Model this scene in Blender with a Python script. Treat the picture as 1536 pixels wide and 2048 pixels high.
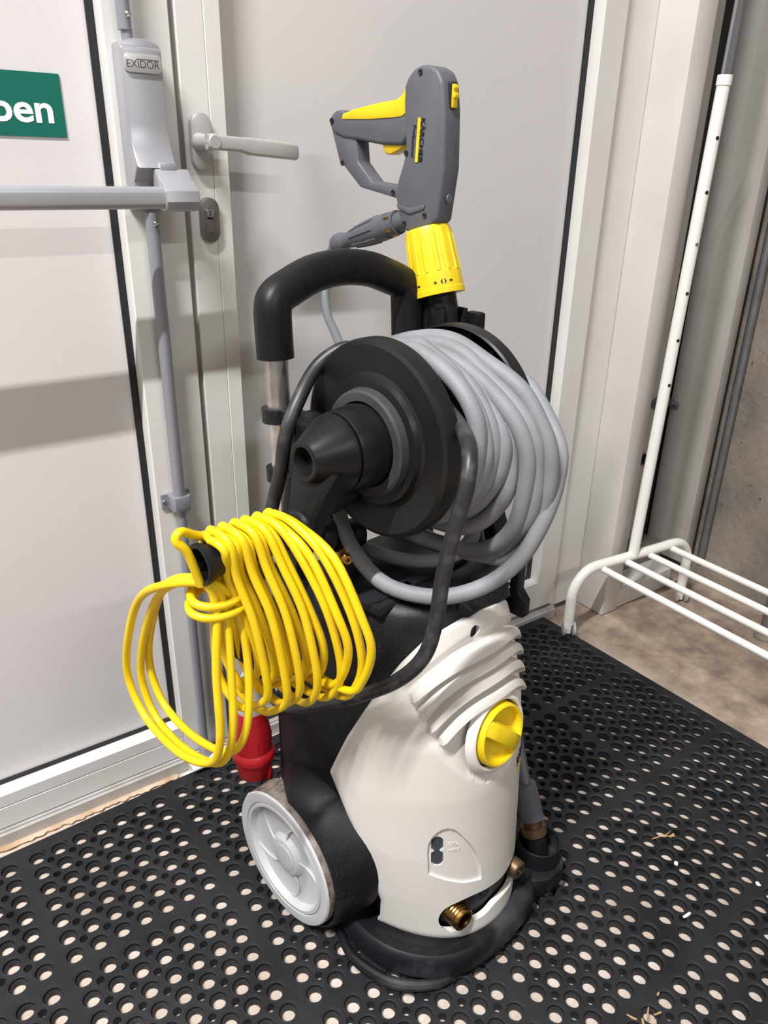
import bpy, bmesh, math, random
from mathutils import Vector, Matrix
random.seed(7)
for o in list(bpy.data.objects): bpy.data.objects.remove(o)
scene = bpy.context.scene
COL = scene.collection
PI = math.pi

# ------------------------------------------------------------------ camera
YAW, PITCH, ROLL, FPX = 0.616983, 0.423507, -0.0202074, 1513.0
fh = Vector((math.sin(YAW), math.cos(YAW), 0)); up = Vector((0, 0, 1))
fw = fh*math.cos(PITCH)-up*math.sin(PITCH)
rt = Vector((math.cos(YAW), -math.sin(YAW), 0))
dn = -fh*math.sin(PITCH)-up*math.cos(PITCH)
c_, s_ = math.cos(ROLL), math.sin(ROLL)
rt, dn = rt*c_+dn*s_, dn*c_-rt*s_
cam_data = bpy.data.cameras.new('camera')
cam_data.sensor_fit = 'VERTICAL'; cam_data.sensor_height = 36.0
cam_data.lens = 36.0*FPX/2048.0
cam_data.clip_start = 0.05
cam = bpy.data.objects.new('camera', cam_data); COL.objects.link(cam)
m = Matrix((rt, -dn, -fw)).transposed().to_4x4(); m.translation = (0, 0, 1.05)
cam.matrix_world = m
scene.camera = cam

# ------------------------------------------------------------------ world, lamps, exposure
world = bpy.data.worlds.new('world'); scene.world = world; world.use_nodes = True
bg = world.node_tree.nodes['Background']
bg.inputs[0].default_value = (0.97, 0.98, 1.0, 1); bg.inputs[1].default_value = 0.245

def area(name, loc, rot, sx, sy, power, col):
    d = bpy.data.lights.new(name, 'AREA'); d.shape = 'RECTANGLE'; d.size = sx; d.size_y = sy
    d.energy = power; d.color = col
    o = bpy.data.objects.new(name, d); COL.objects.link(o); o.location = loc; o.rotation_euler = rot
    return o
area('ceiling_tube_light', (-1.55, -0.03, 3.95), (0, 0, 0), 1.7, 0.045, 312, (1.0, 0.98, 0.965))
area('ceiling_tube_light_far', (0.3, -2.6, 3.0), (math.radians(42), 0, 0), 1.5, 0.07, 34, (1.0, 0.98, 0.96))
scene.view_settings.view_transform = 'Standard'; scene.view_settings.look = 'None'
scene.view_settings.exposure = 0.0; scene.view_settings.gamma = 1.0
scene.view_settings.use_curve_mapping = False

# ------------------------------------------------------------------ materials
def lin(c): return tuple((v/12.92 if v <= .04045 else ((v+.055)/1.055)**2.4) for v in c)
def mat(name, col, rough=.5, metal=0., spec=.5, var=None, scale=20., amt=.5, bump=0., bscale=200., detail=6., thr=(.35, .65), coat=0.):
    """principled; var = second colour mixed in through noise"""
    m = bpy.data.materials.new(name); m.use_nodes = True
    nt = m.node_tree; b = nt.nodes['Principled BSDF']
    b.inputs['Base Color'].default_value = (*col, 1); b.inputs['Roughness'].default_value = rough
    b.inputs['Metallic'].default_value = metal; b.inputs['Specular IOR Level'].default_value = spec
    b.inputs['Coat Weight'].default_value = coat
    tc = nt.nodes.new('ShaderNodeTexCoord')
    if var:
        n = nt.nodes.new('ShaderNodeTexNoise'); n.inputs['Scale'].default_value = scale; n.inputs['Detail'].default_value = detail
        nt.links.new(tc.outputs['Object'], n.inputs['Vector'])
        r = nt.nodes.new('ShaderNodeMapRange'); r.inputs[1].default_value = thr[0]; r.inputs[2].default_value = thr[1]; r.inputs[4].default_value = amt
        nt.links.new(n.outputs[0], r.inputs[0])
        x = nt.nodes.new('ShaderNodeMix'); x.data_type = 'RGBA'
        x.inputs[6].default_value = (*col, 1); x.inputs[7].default_value = (*var, 1)
        nt.links.new(r.outputs[0], x.inputs[0]); nt.links.new(x.outputs[2], b.inputs['Base Color'])
    if bump:
        n2 = nt.nodes.new('ShaderNodeTexNoise'); n2.inputs['Scale'].default_value = bscale; n2.inputs['Detail'].default_value = 4
        nt.links.new(tc.outputs['Object'], n2.inputs['Vector'])
        bp = nt.nodes.new('ShaderNodeBump'); bp.inputs['Strength'].default_value = bump; bp.inputs['Distance'].default_value = .002
        nt.links.new(n2.outputs[0], bp.inputs['Height']); nt.links.new(bp.outputs[0], b.inputs['Normal'])
    return m

def speckle(m, col, scale, lo, hi, amt):
    """adds a layer of fine dust specks (voronoi) over a material's colour"""
    nt = m.node_tree; b = nt.nodes['Principled BSDF']
    src = b.inputs['Base Color'].links[0].from_socket if b.inputs['Base Color'].links else None
    tc = nt.nodes.new('ShaderNodeTexCoord'); v = nt.nodes.new('ShaderNodeTexVoronoi'); v.inputs['Scale'].default_value = scale
    nt.links.new(tc.outputs['Object'], v.inputs['Vector'])
    r = nt.nodes.new('ShaderNodeMapRange'); r.inputs[1].default_value = lo; r.inputs[2].default_value = hi
    r.inputs[3].default_value = amt; r.inputs[4].default_value = 0
    nt.links.new(v.outputs['Distance'], r.inputs[0])
    n = nt.nodes.new('ShaderNodeTexNoise'); n.inputs['Scale'].default_value = 9
    nt.links.new(tc.outputs['Object'], n.inputs['Vector'])
    r2 = nt.nodes.new('ShaderNodeMapRange'); r2.inputs[1].default_value = .45; r2.inputs[2].default_value = .7
    nt.links.new(n.outputs[0], r2.inputs[0])
    mu = nt.nodes.new('ShaderNodeMath'); mu.operation = 'MULTIPLY'
    nt.links.new(r.outputs[0], mu.inputs[0]); nt.links.new(r2.outputs[0], mu.inputs[1])
    x = nt.nodes.new('ShaderNodeMix'); x.data_type = 'RGBA'; x.inputs[7].default_value = (*col, 1)
    if src: nt.links.new(src, x.inputs[6])
    else: x.inputs[6].default_value = b.inputs['Base Color'].default_value
    nt.links.new(mu.outputs[0], x.inputs[0]); nt.links.new(x.outputs[2], b.inputs['Base Color'])
    return m

M = {}
M['door'] = mat('door_paint', lin((.865, .850, .845)), .42, var=lin((.85, .838, .835)), scale=3, amt=.6)
M['door_shaded'] = mat('door_paint_shaded', lin((.835, .823, .820)), .42, var=lin((.82, .81, .808)), scale=3, amt=.6)  # darker door paint: shade on the right leaf's panel put into the colour
M['post_shaded'] = mat('column_paint_shaded', lin((.70, .685, .67)), .5, var=lin((.63, .61, .59)), scale=5, amt=.7)  # darker column paint: shade inside the recess painted onto rear post and web
M['frame'] = mat('frame_paint', lin((.875, .868, .858)), .38, var=lin((.85, .838, .82)), scale=5, amt=.7)
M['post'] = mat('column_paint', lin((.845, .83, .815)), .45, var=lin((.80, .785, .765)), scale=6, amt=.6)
M['gasket'] = mat('gasket_rubber', (.006, .007, .010), .5)
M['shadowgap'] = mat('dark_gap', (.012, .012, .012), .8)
M['alu'] = mat('aluminium', lin((.80, .795, .79)), .34, .45, var=lin((.72, .715, .71)), scale=14, amt=.7)
M['tube_alu'] = mat('handle_aluminium', lin((.86, .84, .82)), .28, .9, var=lin((.70, .68, .66)), scale=35, amt=.8)
M['threshold'] = mat('threshold_aluminium', lin((.74, .73, .72)), .5, .2, var=lin((.62, .60, .58)), scale=20)
M['sealant'] = mat('sealant', lin((.84, .77, .68)), .7, var=lin((.66, .52, .38)), scale=14, amt=.9, bump=.6, bscale=120)
M['seal'] = mat('grey_seal', lin((.50, .48, .47)), .6)
M['silver'] = mat('silver_paint', lin((.66, .66, .68)), .38, .35, var=lin((.62, .62, .65)), scale=10)
M['silver_dark'] = mat('silver_rod_paint', lin((.56, .57, .60)), .42, .3)
M['steel'] = mat('screw_steel', lin((.78, .78, .78)), .22, 1.0)
M['galv'] = mat('galvanised_steel', lin((.60, .61, .62)), .42, .85, var=lin((.45, .46, .48)), scale=25)
M['darksteel'] = mat('dark_steel', lin((.24, .24, .25)), .4, .7)
M['brass'] = mat('brass', lin((.74, .58, .33)), .26, 1.0, var=lin((.42, .32, .2)), scale=60, amt=.6)
M['brass_dull'] = mat('dull_brass', lin((.56, .47, .38)), .42, .9, var=lin((.36, .3, .25)), scale=60, amt=.6)
M['lock'] = mat('bronze_escutcheon', lin((.53, .51, .49)), .36, .8)
M['green'] = mat('sign_green', lin((0.0, .40, .335)), .4)
M['white'] = mat('white_print', lin((.97, .97, .97)), .5)
M['print'] = mat('dark_print', (.012, .012, .014), .5)
M['black'] = speckle(mat('black_plastic', (.0055, .006, .0078), .44, spec=.26, var=(.022, .023, .027), scale=11, amt=.9, thr=(.42, .72), bump=.12, bscale=350), (.30, .30, .31), 270, .05, .19, .65)
M['black_smooth'] = mat('black_grip_rubber', (.006, .0065, .0085), .42, spec=.28, var=(.011, .0115, .014), scale=9, amt=.8)
M['black_scuff'] = mat('scuffed_black_plastic', (.008, .0085, .011), .48, spec=.28, var=(.075, .077, .085), scale=16, amt=.75, thr=(.45, .75), bump=.15, bscale=250)
M['reelblack'] = speckle(mat('reel_plastic', (.005, .005, .006), .38, spec=.28, var=(.014, .014, .014), scale=7, amt=.8), (.2, .2, .2), 260, .03, .09, .5)
M['collar'] = mat('dusty_grey_plastic', (.050, .051, .056), .55, var=(.026, .027, .030), scale=22, amt=.8)
M['cream'] = mat('cream_plastic', lin((.88, .866, .846)), .38, var=lin((.85, .833, .805)), scale=7, amt=.6, bump=.05, bscale=500)
M['oil'] = mat('oil_window', (.06, .065, .08), .18)
M['yellow'] = mat('yellow_plastic', lin((.93, .81, .11)), .38, var=lin((.87, .74, .09)), scale=30, amt=.6)
M['cable'] = mat('yellow_cable_sheath', lin((.93, .80, .06)), .40, var=lin((.86, .71, .045)), scale=25, amt=.6)
M['ink'] = mat('black_lettering', (.010, .010, .012), .5)
M['gun'] = mat('grey_gun_plastic', lin((.345, .355, .385)), .50, var=lin((.39, .40, .425)), scale=28, amt=.4, bump=.05, bscale=600)
M['hose'] = mat('grey_hose_rubber', lin((.545, .555, .575)), .55, var=lin((.48, .49, .50)), scale=18, amt=.9, bump=.25, bscale=700)
M['thinhose'] = mat('grey_thin_hose', lin((.43, .445, .46)), .5)
M['cord'] = mat('black_cord_rubber', (.018, .019, .022), .42, var=(.085, .087, .095), scale=45, amt=.7, thr=(.5, .75))
M['wheel'] = mat('grey_wheel_plastic', lin((.80, .80, .815)), .42, var=lin((.75, .75, .76)), scale=12, amt=.6)
M['tyre'] = mat('dirty_tyre', lin((.60, .56, .53)), .75, var=lin((.36, .31, .28)), scale=70, amt=.9, bump=.4, bscale=300)
M['red'] = mat('red_plug_plastic', lin((.70, .10, .14)), .40, var=lin((.60, .07, .11)), scale=20)
M['plug_grey'] = mat('grey_gland', lin((.66, .66, .67)), .45)
M['rack'] = mat('white_rack_enamel', lin((.93, .925, .91)), .30, coat=.2)
M['chrome'] = mat('chrome', lin((.78, .79, .81)), .12, 1.0)
M['caster'] = mat('caster_plastic', lin((.70, .695, .685)), .35)
M['mat'] = speckle(mat('rubber_mat', (.009, .0098, .012), .50, spec=.3, var=(.022, .023, .027), scale=9, amt=.9, bump=.15, bscale=400), (.12, .12, .12), 330, .03, .09, .45)
M['mat_worn'] = mat('worn_rubber_rim', (.045, .047, .053), .5)
M['straw'] = mat('dry_straw', lin((.76, .63, .43)), .7)
M['paper'] = mat('white_paper', lin((.93, .93, .93)), .6)
M['leaf'] = mat('dry_leaf', lin((.66, .54, .38)), .7)

# floor: pale screed, grimy bare concrete beyond the mat
def floor_material():
    m = mat('floor_screed', lin((.83, .78, .74)), .7, var=lin((.70, .63, .56)), scale=6, amt=.8, bump=.3, bscale=90)
    nt = m.node_tree; b = nt.nodes['Principled BSDF']; src = b.inputs['Base Color'].links[0].from_socket
    tc = nt.nodes.new('ShaderNodeTexCoord'); sp = nt.nodes.new('ShaderNodeSeparateXYZ'); nt.links.new(tc.outputs['Object'], sp.inputs[0])
    n = nt.nodes.new('ShaderNodeTexNoise'); n.inputs['Scale'].default_value = 4; n.inputs['Detail'].default_value = 8
    nt.links.new(tc.outputs['Object'], n.inputs['Vector'])
    ad = nt.nodes.new('ShaderNodeMath'); ad.operation = 'MULTIPLY_ADD'; ad.inputs[1].default_value = .25
    nt.links.new(n.outputs[0], ad.inputs[0]); nt.links.new(sp.outputs[0], ad.inputs[2])
    r = nt.nodes.new('ShaderNodeMapRange'); r.inputs[1].default_value = 1.34; r.inputs[2].default_value = 1.46
    nt.links.new(ad.outputs[0], r.inputs[0])
    n2 = nt.nodes.new('ShaderNodeTexNoise'); n2.inputs['Scale'].default_value = 14; n2.inputs['Detail'].default_value = 10; n2.inputs['Roughness'].default_value = .65
    nt.links.new(tc.outputs['Object'], n2.inputs['Vector'])
    cr = nt.nodes.new('ShaderNodeValToRGB')
    cr.color_ramp.elements[0].position = .33; cr.color_ramp.elements[0].color = (*lin((.47, .41, .36)), 1)
    cr.color_ramp.elements[1].position = .68; cr.color_ramp.elements[1].color = (*lin((.71, .64, .57)), 1)
    nt.links.new(n2.outputs[0], cr.inputs[0])
    x = nt.nodes.new('ShaderNodeMix'); x.data_type = 'RGBA'
    nt.links.new(r.outputs[0], x.inputs[0]); nt.links.new(src, x.inputs[6]); nt.links.new(cr.outputs[0], x.inputs[7])
    nt.links.new(x.outputs[2], b.inputs['Base Color'])
    return m
M['floor'] = floor_material()
def concrete_material():
    m = bpy.data.materials.new('raw_concrete'); m.use_nodes = True; nt = m.node_tree; b = nt.nodes['Principled BSDF']
    tc = nt.nodes.new('ShaderNodeTexCoord')
    n = nt.nodes.new('ShaderNodeTexNoise'); n.inputs['Scale'].default_value = 5; n.inputs['Detail'].default_value = 10; n.inputs['Roughness'].default_value = .6
    nt.links.new(tc.outputs['Object'], n.inputs['Vector'])
    cr = nt.nodes.new('ShaderNodeValToRGB')
    cr.color_ramp.elements[0].position = .35; cr.color_ramp.elements[0].color = (*lin((.41, .395, .38)), 1)
    cr.color_ramp.elements[1].position = .68; cr.color_ramp.elements[1].color = (*lin((.60, .55, .50)), 1)
    nt.links.new(n.outputs[0], cr.inputs[0])
    # pits
    v = nt.nodes.new('ShaderNodeTexNoise'); v.inputs['Scale'].default_value = 60; v.inputs['Detail'].default_value = 3
    nt.links.new(tc.outputs['Object'], v.inputs['Vector'])
    r = nt.nodes.new('ShaderNodeMapRange'); r.inputs[1].default_value = .66; r.inputs[2].default_value = .74
    nt.links.new(v.outputs[0], r.inputs[0])
    x = nt.nodes.new('ShaderNodeMix'); x.data_type = 'RGBA'; x.inputs[7].default_value = (*lin((.30, .27, .25)), 1)
    nt.links.new(cr.outputs[0], x.inputs[6]); nt.links.new(r.outputs[0], x.inputs[0]); nt.links.new(x.outputs[2], b.inputs['Base Color'])
    b.inputs['Roughness'].default_value = .85
    bp = nt.nodes.new('ShaderNodeBump'); bp.inputs['Strength'].default_value = .6; bp.inputs['Distance'].default_value = .004
    nt.links.new(v.outputs[0], bp.inputs['Height']); nt.links.new(bp.outputs[0], b.inputs['Normal'])
    return m
M['concrete'] = concrete_material()

# ------------------------------------------------------------------ mesh helpers
ORIG = {}          # root name -> frame offset p0
def root_of(o):
    while o.parent: o = o.parent
    return o
def link(name, verts, faces, material, parent=None, smooth=30):
    off = Vector((0, 0, 0))
    if parent is not None: off = ORIG.get(root_of(parent).name, off)
    me = bpy.data.meshes.new(name)
    me.from_pydata([tuple(Vector(v)-off) for v in verts], [], faces)
    bm = bmesh.new(); bm.from_mesh(me); bmesh.ops.recalc_face_normals(bm, faces=bm.faces); bm.to_mesh(me); bm.free()
    me.materials.append(M[material] if isinstance(material, str) else material)
    if smooth:
        me.polygons.foreach_set('use_smooth', [True]*len(me.polygons))
        me.set_sharp_from_angle(angle=math.radians(smooth))
    me.update()
    o = bpy.data.objects.new(name, me); COL.objects.link(o)
    if parent is not None: o.parent = parent
    return o
def join(*parts):
    V, F = [], []
    for v, f in parts:
        n = len(V); V += [tuple(p) for p in v]; F += [tuple(i+n for i in q) for q in f]
    return V, F
def from_bm(bm):
    bm.verts.ensure_lookup_table(); bm.verts.index_update()
    V = [tuple(v.co) for v in bm.verts]; F = [tuple(v.index for v in f.verts) for f in bm.faces]; bm.free()
    return V, F
def bevelled(V, F, w, seg=2, ang=30):
    bm = bmesh.new(); vs = [bm.verts.new(v) for v in V]
    for f in F: bm.faces.new([vs[i] for i in f])
    bmesh.ops.recalc_face_normals(bm, faces=bm.faces)
    es = [e for e in bm.edges if len(e.link_faces) == 2 and e.calc_face_angle(0) > math.radians(ang)]
    bmesh.ops.bevel(bm, geom=es, offset=w, segments=seg, profile=.5, affect='EDGES', clamp_overlap=True)
    return from_bm(bm)
def box(lo, hi, bev=0., seg=2):
    (a, b, c), (d, e, f) = lo, hi
    V = [(a, b, c), (d, b, c), (d, e, c), (a, e, c), (a, b, f), (d, b, f), (d, e, f), (a, e, f)]
    F = [(0, 3, 2, 1), (4, 5, 6, 7), (0, 1, 5, 4), (1, 2, 6, 5), (2, 3, 7, 6), (3, 0, 4, 7)]
    return bevelled(V, F, bev, seg) if bev else (V, F)
def prism(poly, axis, lo, hi, bev=0., seg=2, ang=25):
    """poly: 2-D points; axis 'x' -> (y,z), 'y' -> (x,z), 'z' -> (x,y)"""
    def p3(p, t):
        return {'x': (t, p[0], p[1]), 'y': (p[0], t, p[1]), 'z': (p[0], p[1], t)}[axis]
    n = len(poly); V = [p3(p, lo) for p in poly]+[p3(p, hi) for p in poly]
    F = [tuple(range(n)), tuple(range(2*n-1, n-1, -1))]+[(i, (i+1) % n, n+(i+1) % n, n+i) for i in range(n)]
    return bevelled(V, F, bev, seg, ang) if bev else (V, F)
def lathe(prof, origin, axis, seg=40, a0=0., a1=2*PI, rfun=None, closed_prof=False):
    """prof: (t along axis, radius)"""
    ax = Vector(axis).normalized(); t = Vector((0, 0, 1)) if abs(ax.z) < .9 else Vector((1, 0, 0))
    u = (t-ax*t.dot(ax)).normalized(); w = ax.cross(u); O_ = Vector(origin)
    full = abs(a1-a0-2*PI) < 1e-6; ns = seg if full else seg+1
    V, F = [], []
    for i in range(ns):
        a = a0+(a1-a0)*i/seg
        for t_, r in prof:
            if rfun: r = rfun(r, a, t_)
            V.append(O_+ax*t_+u*(r*math.cos(a))+w*(r*math.sin(a)))
    m_ = len(prof)
    for i in range(seg):
        j = (i+1) % ns
        for k in range(m_ if closed_prof else m_-1):
            k2 = (k+1) % m_
            F.append((i*m_+k, j*m_+k, j*m_+k2, i*m_+k2))
    if closed_prof and not full:
        F.append(tuple(range(m_))); F.append(tuple(reversed(range((ns-1)*m_, ns*m_))))
    bm = bmesh.new(); vs = [bm.verts.new(v) for v in V]
    for f in F:
        try: bm.faces.new([vs[i] for i in f])
        except ValueError: pass
    bmesh.ops.remove_doubles(bm, verts=bm.verts, dist=1e-6)
    bmesh.ops.dissolve_degenerate(bm, edges=bm.edges, dist=1e-7)
    return from_bm(bm)
def cyl(p, q, r, r2=None, seg=24, bev=0.):
    p, q = Vector(p), Vector(q); L_ = (q-p).length; r2 = r if r2 is None else r2
    pr = [(0, 0), (0, r), (L_, r2), (L_, 0)]
    if bev: pr = [(0, 0), (0, r-bev), (bev, r), (L_-bev, r2), (L_, r2-bev), (L_, 0)]
    return lathe(pr, p, q-p, seg)
def catmull(P, n=8, closed=False):
    P = [Vector(p) for p in P]; out = []; N = len(P)
    for i in range(N if closed else N-1):
        if closed: a, b, c, d = P[i-1], P[i], P[(i+1) % N], P[(i+2) % N]
        else:
            b, c = P[i], P[i+1]; a = P[i-1] if i else b*2-c; d = P[i+2] if i+2 < N else c*2-b
        for k in range(n):
            t = k/n; t2 = t*t; t3 = t2*t
            out.append(.5*((2*b)+(c-a)*t+(2*a-5*b+4*c-d)*t2+(3*b-3*c+d-a)*t3))
    if not closed: out.append(P[-1])
    return out
def tube(P, r, seg=10, n=8, closed=False, smooth=True, rr=None):
    Q = catmull(P, n, closed) if smooth else [Vector(p) for p in P]
    N = len(Q); V, F = [], []; u = None
    for i, q in enumerate(Q):
        t = (Q[(i+1) % N]-Q[i-1]) if closed else (Q[min(i+1, N-1)]-Q[max(i-1, 0)])
        t = t.normalized()
        if u is None:
            u = Vector((0, 0, 1)) if abs(t.z) < .9 else Vector((1, 0, 0))
        u = (u-t*u.dot(t)).normalized(); w = t.cross(u)
        rad = r if rr is None else rr(i/(N-1))
        for k in range(seg):
            a = 2*PI*k/seg; V.append(q+u*(rad*math.cos(a))+w*(rad*math.sin(a)))
    for i in range(N if closed else N-1):
        j = (i+1) % N
        for k in range(seg):
            F.append((i*seg+k, i*seg+(k+1) % seg, j*seg+(k+1) % seg, j*seg+k))
    if not closed:
        F.append(tuple(reversed(range(seg)))); F.append(tuple(range((N-1)*seg, N*seg)))
    return V, F
def rrect(cx, cy, w, h, r, n=5):
    P = []
    for sx, sy, a0 in ((1, 1, 0), (-1, 1, 90), (-1, -1, 180), (1, -1, 270)):
        for k in range(n+1):
            a = math.radians(a0+90*k/n)
            P.append((cx+sx*(w/2-r)+r*math.cos(a), cy+sy*(h/2-r)+r*math.sin(a)))
    return P
def text_mesh(s, bold=0., extrude=0., squeeze=1.):
    cu = bpy.data.curves.new('t', 'FONT'); cu.body = s; cu.size = 1; cu.offset = bold; cu.extrude = extrude; cu.resolution_u = 4
    o = bpy.data.objects.new('t', cu); COL.objects.link(o)
    dg = bpy.context.evaluated_depsgraph_get(); me = o.evaluated_get(dg).to_mesh()
    V = [Vector(v.co) for v in me.vertices]; F = [tuple(p.vertices) for p in me.polygons]
    o.evaluated_get(dg).to_mesh_clear(); bpy.data.objects.remove(o); bpy.data.curves.remove(cu)
    x0 = min(v.x for v in V); x1 = max(v.x for v in V); y0 = min(v.y for v in V); y1 = max(v.y for v in V)
    return V, F, (x0, x1, y0, y1)
def text_on(s, fn, width, height, depth=.0006, bold=.01):
    """fn(u 0..width, v 0..height, d) -> point"""
    V, F, (x0, x1, y0, y1) = text_mesh(s, bold, .5)
    return [fn((v.x-x0)/(x1-x0)*width, (v.y-y0)/(y1-y0)*height, (v.z+.5)*depth) for v in V], F
def tag(o, label=None, cat=None, group=None, kind=None):
    if label: o['label'] = label
    if cat: o['category'] = cat
    if group: o['group'] = group
    if kind: o['kind'] = kind
    return o

# machine frame (local x = machine's width, y = towards the wall)
ANG = math.radians(9.0)
MO = Vector((.352, .739, 0))+.2*Vector((math.cos(ANG), math.sin(ANG), 0))
RZ = Matrix.Rotation(ANG, 3, 'Z')
def root(name, p0, machine=False, **kw):
    o = bpy.data.objects.new(name, None); COL.objects.link(o); o.empty_display_size = .05
    p0 = Vector(p0)
    if machine: o.location = MO+RZ@p0; o.rotation_euler = (0, 0, ANG)
    else: o.location = p0
    ORIG[o.name] = p0
    return tag(o, **kw)
def single(name, vf, material, p0, machine=False, smooth=30, **kw):
    """a top-level thing that is one mesh"""
    p0 = Vector(p0); o = link(name, [Vector(v)-p0 for v in vf[0]], vf[1], material, None, smooth)
    if machine: o.location = MO+RZ@p0; o.rotation_euler = (0, 0, ANG)
    else: o.location = p0
    ORIG[o.name] = p0
    return tag(o, **kw)

# ================================================================== SETTING
YF, YP = 1.126, 1.157          # door frame face, infill panel face
fl = single('floor', box((-1.6, -1.6, -.1), (2.6, 1.45, 0)), 'floor', (0, 0, 0), kind='structure', label='pale screed floor under and around the black mat')
wb = single('wall_back', join(box((-1.6, 1.2, 0), (-.58, 1.4, 2.6)), box((-.58, 1.2, 2.13), (1.44, 1.4, 2.6)), box((1.44, 1.2, 0), (2.6, 1.4, 2.6))), 'post', (0, 1.2, 0), kind='structure', label='painted wall behind the steel column')
wr = single('wall_right', box((1.84, -1.6, 0), (2.2, 1.2, 2.6)), 'concrete', (1.84, 0, 0), kind='structure', label='raw concrete side wall beside the clothes rack')

# ---- left leaf
d1 = root('door_1', (-.08, YF, .031), kind='structure', label='off-white left door leaf with grey push bar')
Z1, ZT = .031, 2.10
link('panel', *box((-.47, YP, .09), (.3475, YP+.02, 2.02)), 'door', d1)
link('stile', *box((.3475, YF, Z1), (.4363, YF+.055, ZT), .0015, 1), 'frame', d1)
link('stile', *box((-.56, YF, Z1), (-.47, YF+.055, ZT), .0015, 1), 'frame', d1)
link('rail', *join(box((-.47, YF, .074), (.3475, YF+.055, .098), .001, 1), box((-.47, YF+.0012, .0728), (.3475, YF+.055, .0738)), box((-.47, YF, Z1), (.3475, YF+.055, .0725), .001, 1)), 'frame', d1)
link('rail', *box((-.47, YF, 2.02), (.3475, YF+.055, ZT), .001, 1), 'frame', d1)
gk = .0035
link('gasket', *join(box((.337, YP-gk, .098), (.3475, YP, 2.02)), box((-.47, YP-gk, .098), (.337, YP, .1055)), box((-.47, YP-gk, .1055), (-.46, YP, 2.02)), box((-.46, YP-gk, 2.012), (.337, YP, 2.02))), 'gasket', d1)
link('edge_line', *box((.3783, YF-.0006, Z1), (.3789, YF+.001, ZT)), 'frame', d1)
# panic device
HX0, HX1 = .3555, .4085
def side_prof(top): return top
hp = [(YF, 1.193), (YF-.028, 1.193), (YF-.036, 1.186), (YF-.037, 1.10), (YF-.041, 1.075), (YF-.052, 1.056), (YF-.060, 1.0475), (YF-.050, 1.0475), (YF-.034, 1.03), (YF-.030, 1.0), (YF, .992)]
pd = link('panic_device', *prism(hp, 'x', HX0, HX1, .003, 2, 40), 'silver', d1); tag(pd, 'silver panic bar mechanism with horizontal push bar')
cap = [(HX0+.0265+.0265*math.cos(a*PI/10), 1.186+.011*math.sin(a*PI/10)) for a in range(11)]
link('housing_top', *prism(cap, 'y', YF-.034, YF, .002), 'silver', pd)
arm = [(YF-.0605, 1.047), (YF-.072, 1.036), (YF-.086, 1.0295), (YF-.095, 1.021), (YF-.097, 1.008), (YF-.092, .9985), (YF-.08, .9955), (YF-.066, .9965), (YF-.058, 1.004), (YF-.05, 1.02), (YF-.045, 1.035), (YF-.047, 1.047)]
link('arm', *prism(arm, 'x', .376, .4225, .0025, 2, 40), 'silver', pd)
link('arm_tongue', *box((.3835, YF-.0625, 1.044), (.4045, YF-.05, 1.0545), .001), 'silver', pd)
link('push_bar', *prism(rrect(YF-.078, 1.0125, .027, .027, .008), 'x', -.52, .384, .0008, 1, 60), 'silver', pd)
npo = rrect((HX0+HX1)/2, 1.1685, .048, .021, .006)
npl = link('name_plate', *prism(npo, 'y', YF-.0395, YF-.035, .0007, 2, 40), 'alu', pd)
V, F = text_on('EXIDOR', lambda u, v, d: (HX0+.0055+u, YF-.0392-d, 1.1635+v), .0415, .0085, .0005, -.012)
link('lettering', V, F, 'print', pd, 0)
link('lettering_bar', *box((HX0+.018, YF-.0398, 1.1727), (HX0+.047, YF-.0392, 1.1733)), 'print', pd, 0)
RX, RY = .377, YF-.018
link('upper_rod', *join(cyl((RX-.007, RY, 1.206), (RX-.007, RY, 2.05), .0088), cyl((RX-.005, RY, 1.19), (RX-.005, RY, 1.206), .0072)), 'silver_dark', pd)
link('lower_rod', *join(cyl((RX+.003, RY, .555), (RX+.003, RY, .992), .0095), cyl((RX+.003, RY, .04), (RX+.003, RY, .555), .0078), cyl((RX+.003, RY, .024), (RX+.003, RY, .05), .0115)), 'silver_dark', pd)
clamp = join(box((.354, YF-.004, .5415), (.402, YF, .5665), .0008, 1), prism([(.3645, YF-.004), (.3645, YF-.024), (.368, YF-.0305), (.392, YF-.0305), (.3955, YF-.024), (.3955, YF-.004)], 'z', .5415, .5665, .0012))
link('rod_clamp', *clamp, 'silver_dark', pd)
for p in ((.3585, YF-.004, .554), (.399, YF-.004, .557)):
    link('screw', *lathe([(0, 0), (0, .0036), (.0014, .0032), (.0022, .0018), (.0022, 0)], p, (0, -1, 0), 14), 'steel', pd)
for p in ((RX-.004, RY-.0086, 1.222), (RX+.005, RY-.0094, .977)):
    link('screw', *lathe([(0, 0), (0, .0042), (.0018, .0036), (.0027, .002), (.0022, .001), (.0022, 0)], p, (-.25, -1, 0), 14), 'steel', pd)
# green sign
sg = single('door_sign', prism(rrect(.135, 1.119, .318, .0735, .001, 1), 'y', YP-.0016, YP-.0002), 'green', (.135, YP, 1.082), label='green sign with white letters stuck on the left door', cat='sign')
Vb, Fb, bb = text_mesh('ben', .022, .5)
Vn, Fn, nb = text_mesh('n', .022, .5)
sz = .0228/(nb[3]-nb[2]); sx = .0725/(bb[1]-bb[0])
tl = link('lettering', [(.2802-(bb[1]-v.x)*sx, YP-.0016-(v.z+.5)*.0004, 1.0995+v.y*sz) for v in Vb], Fb, 'white', sg, 0)

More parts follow.
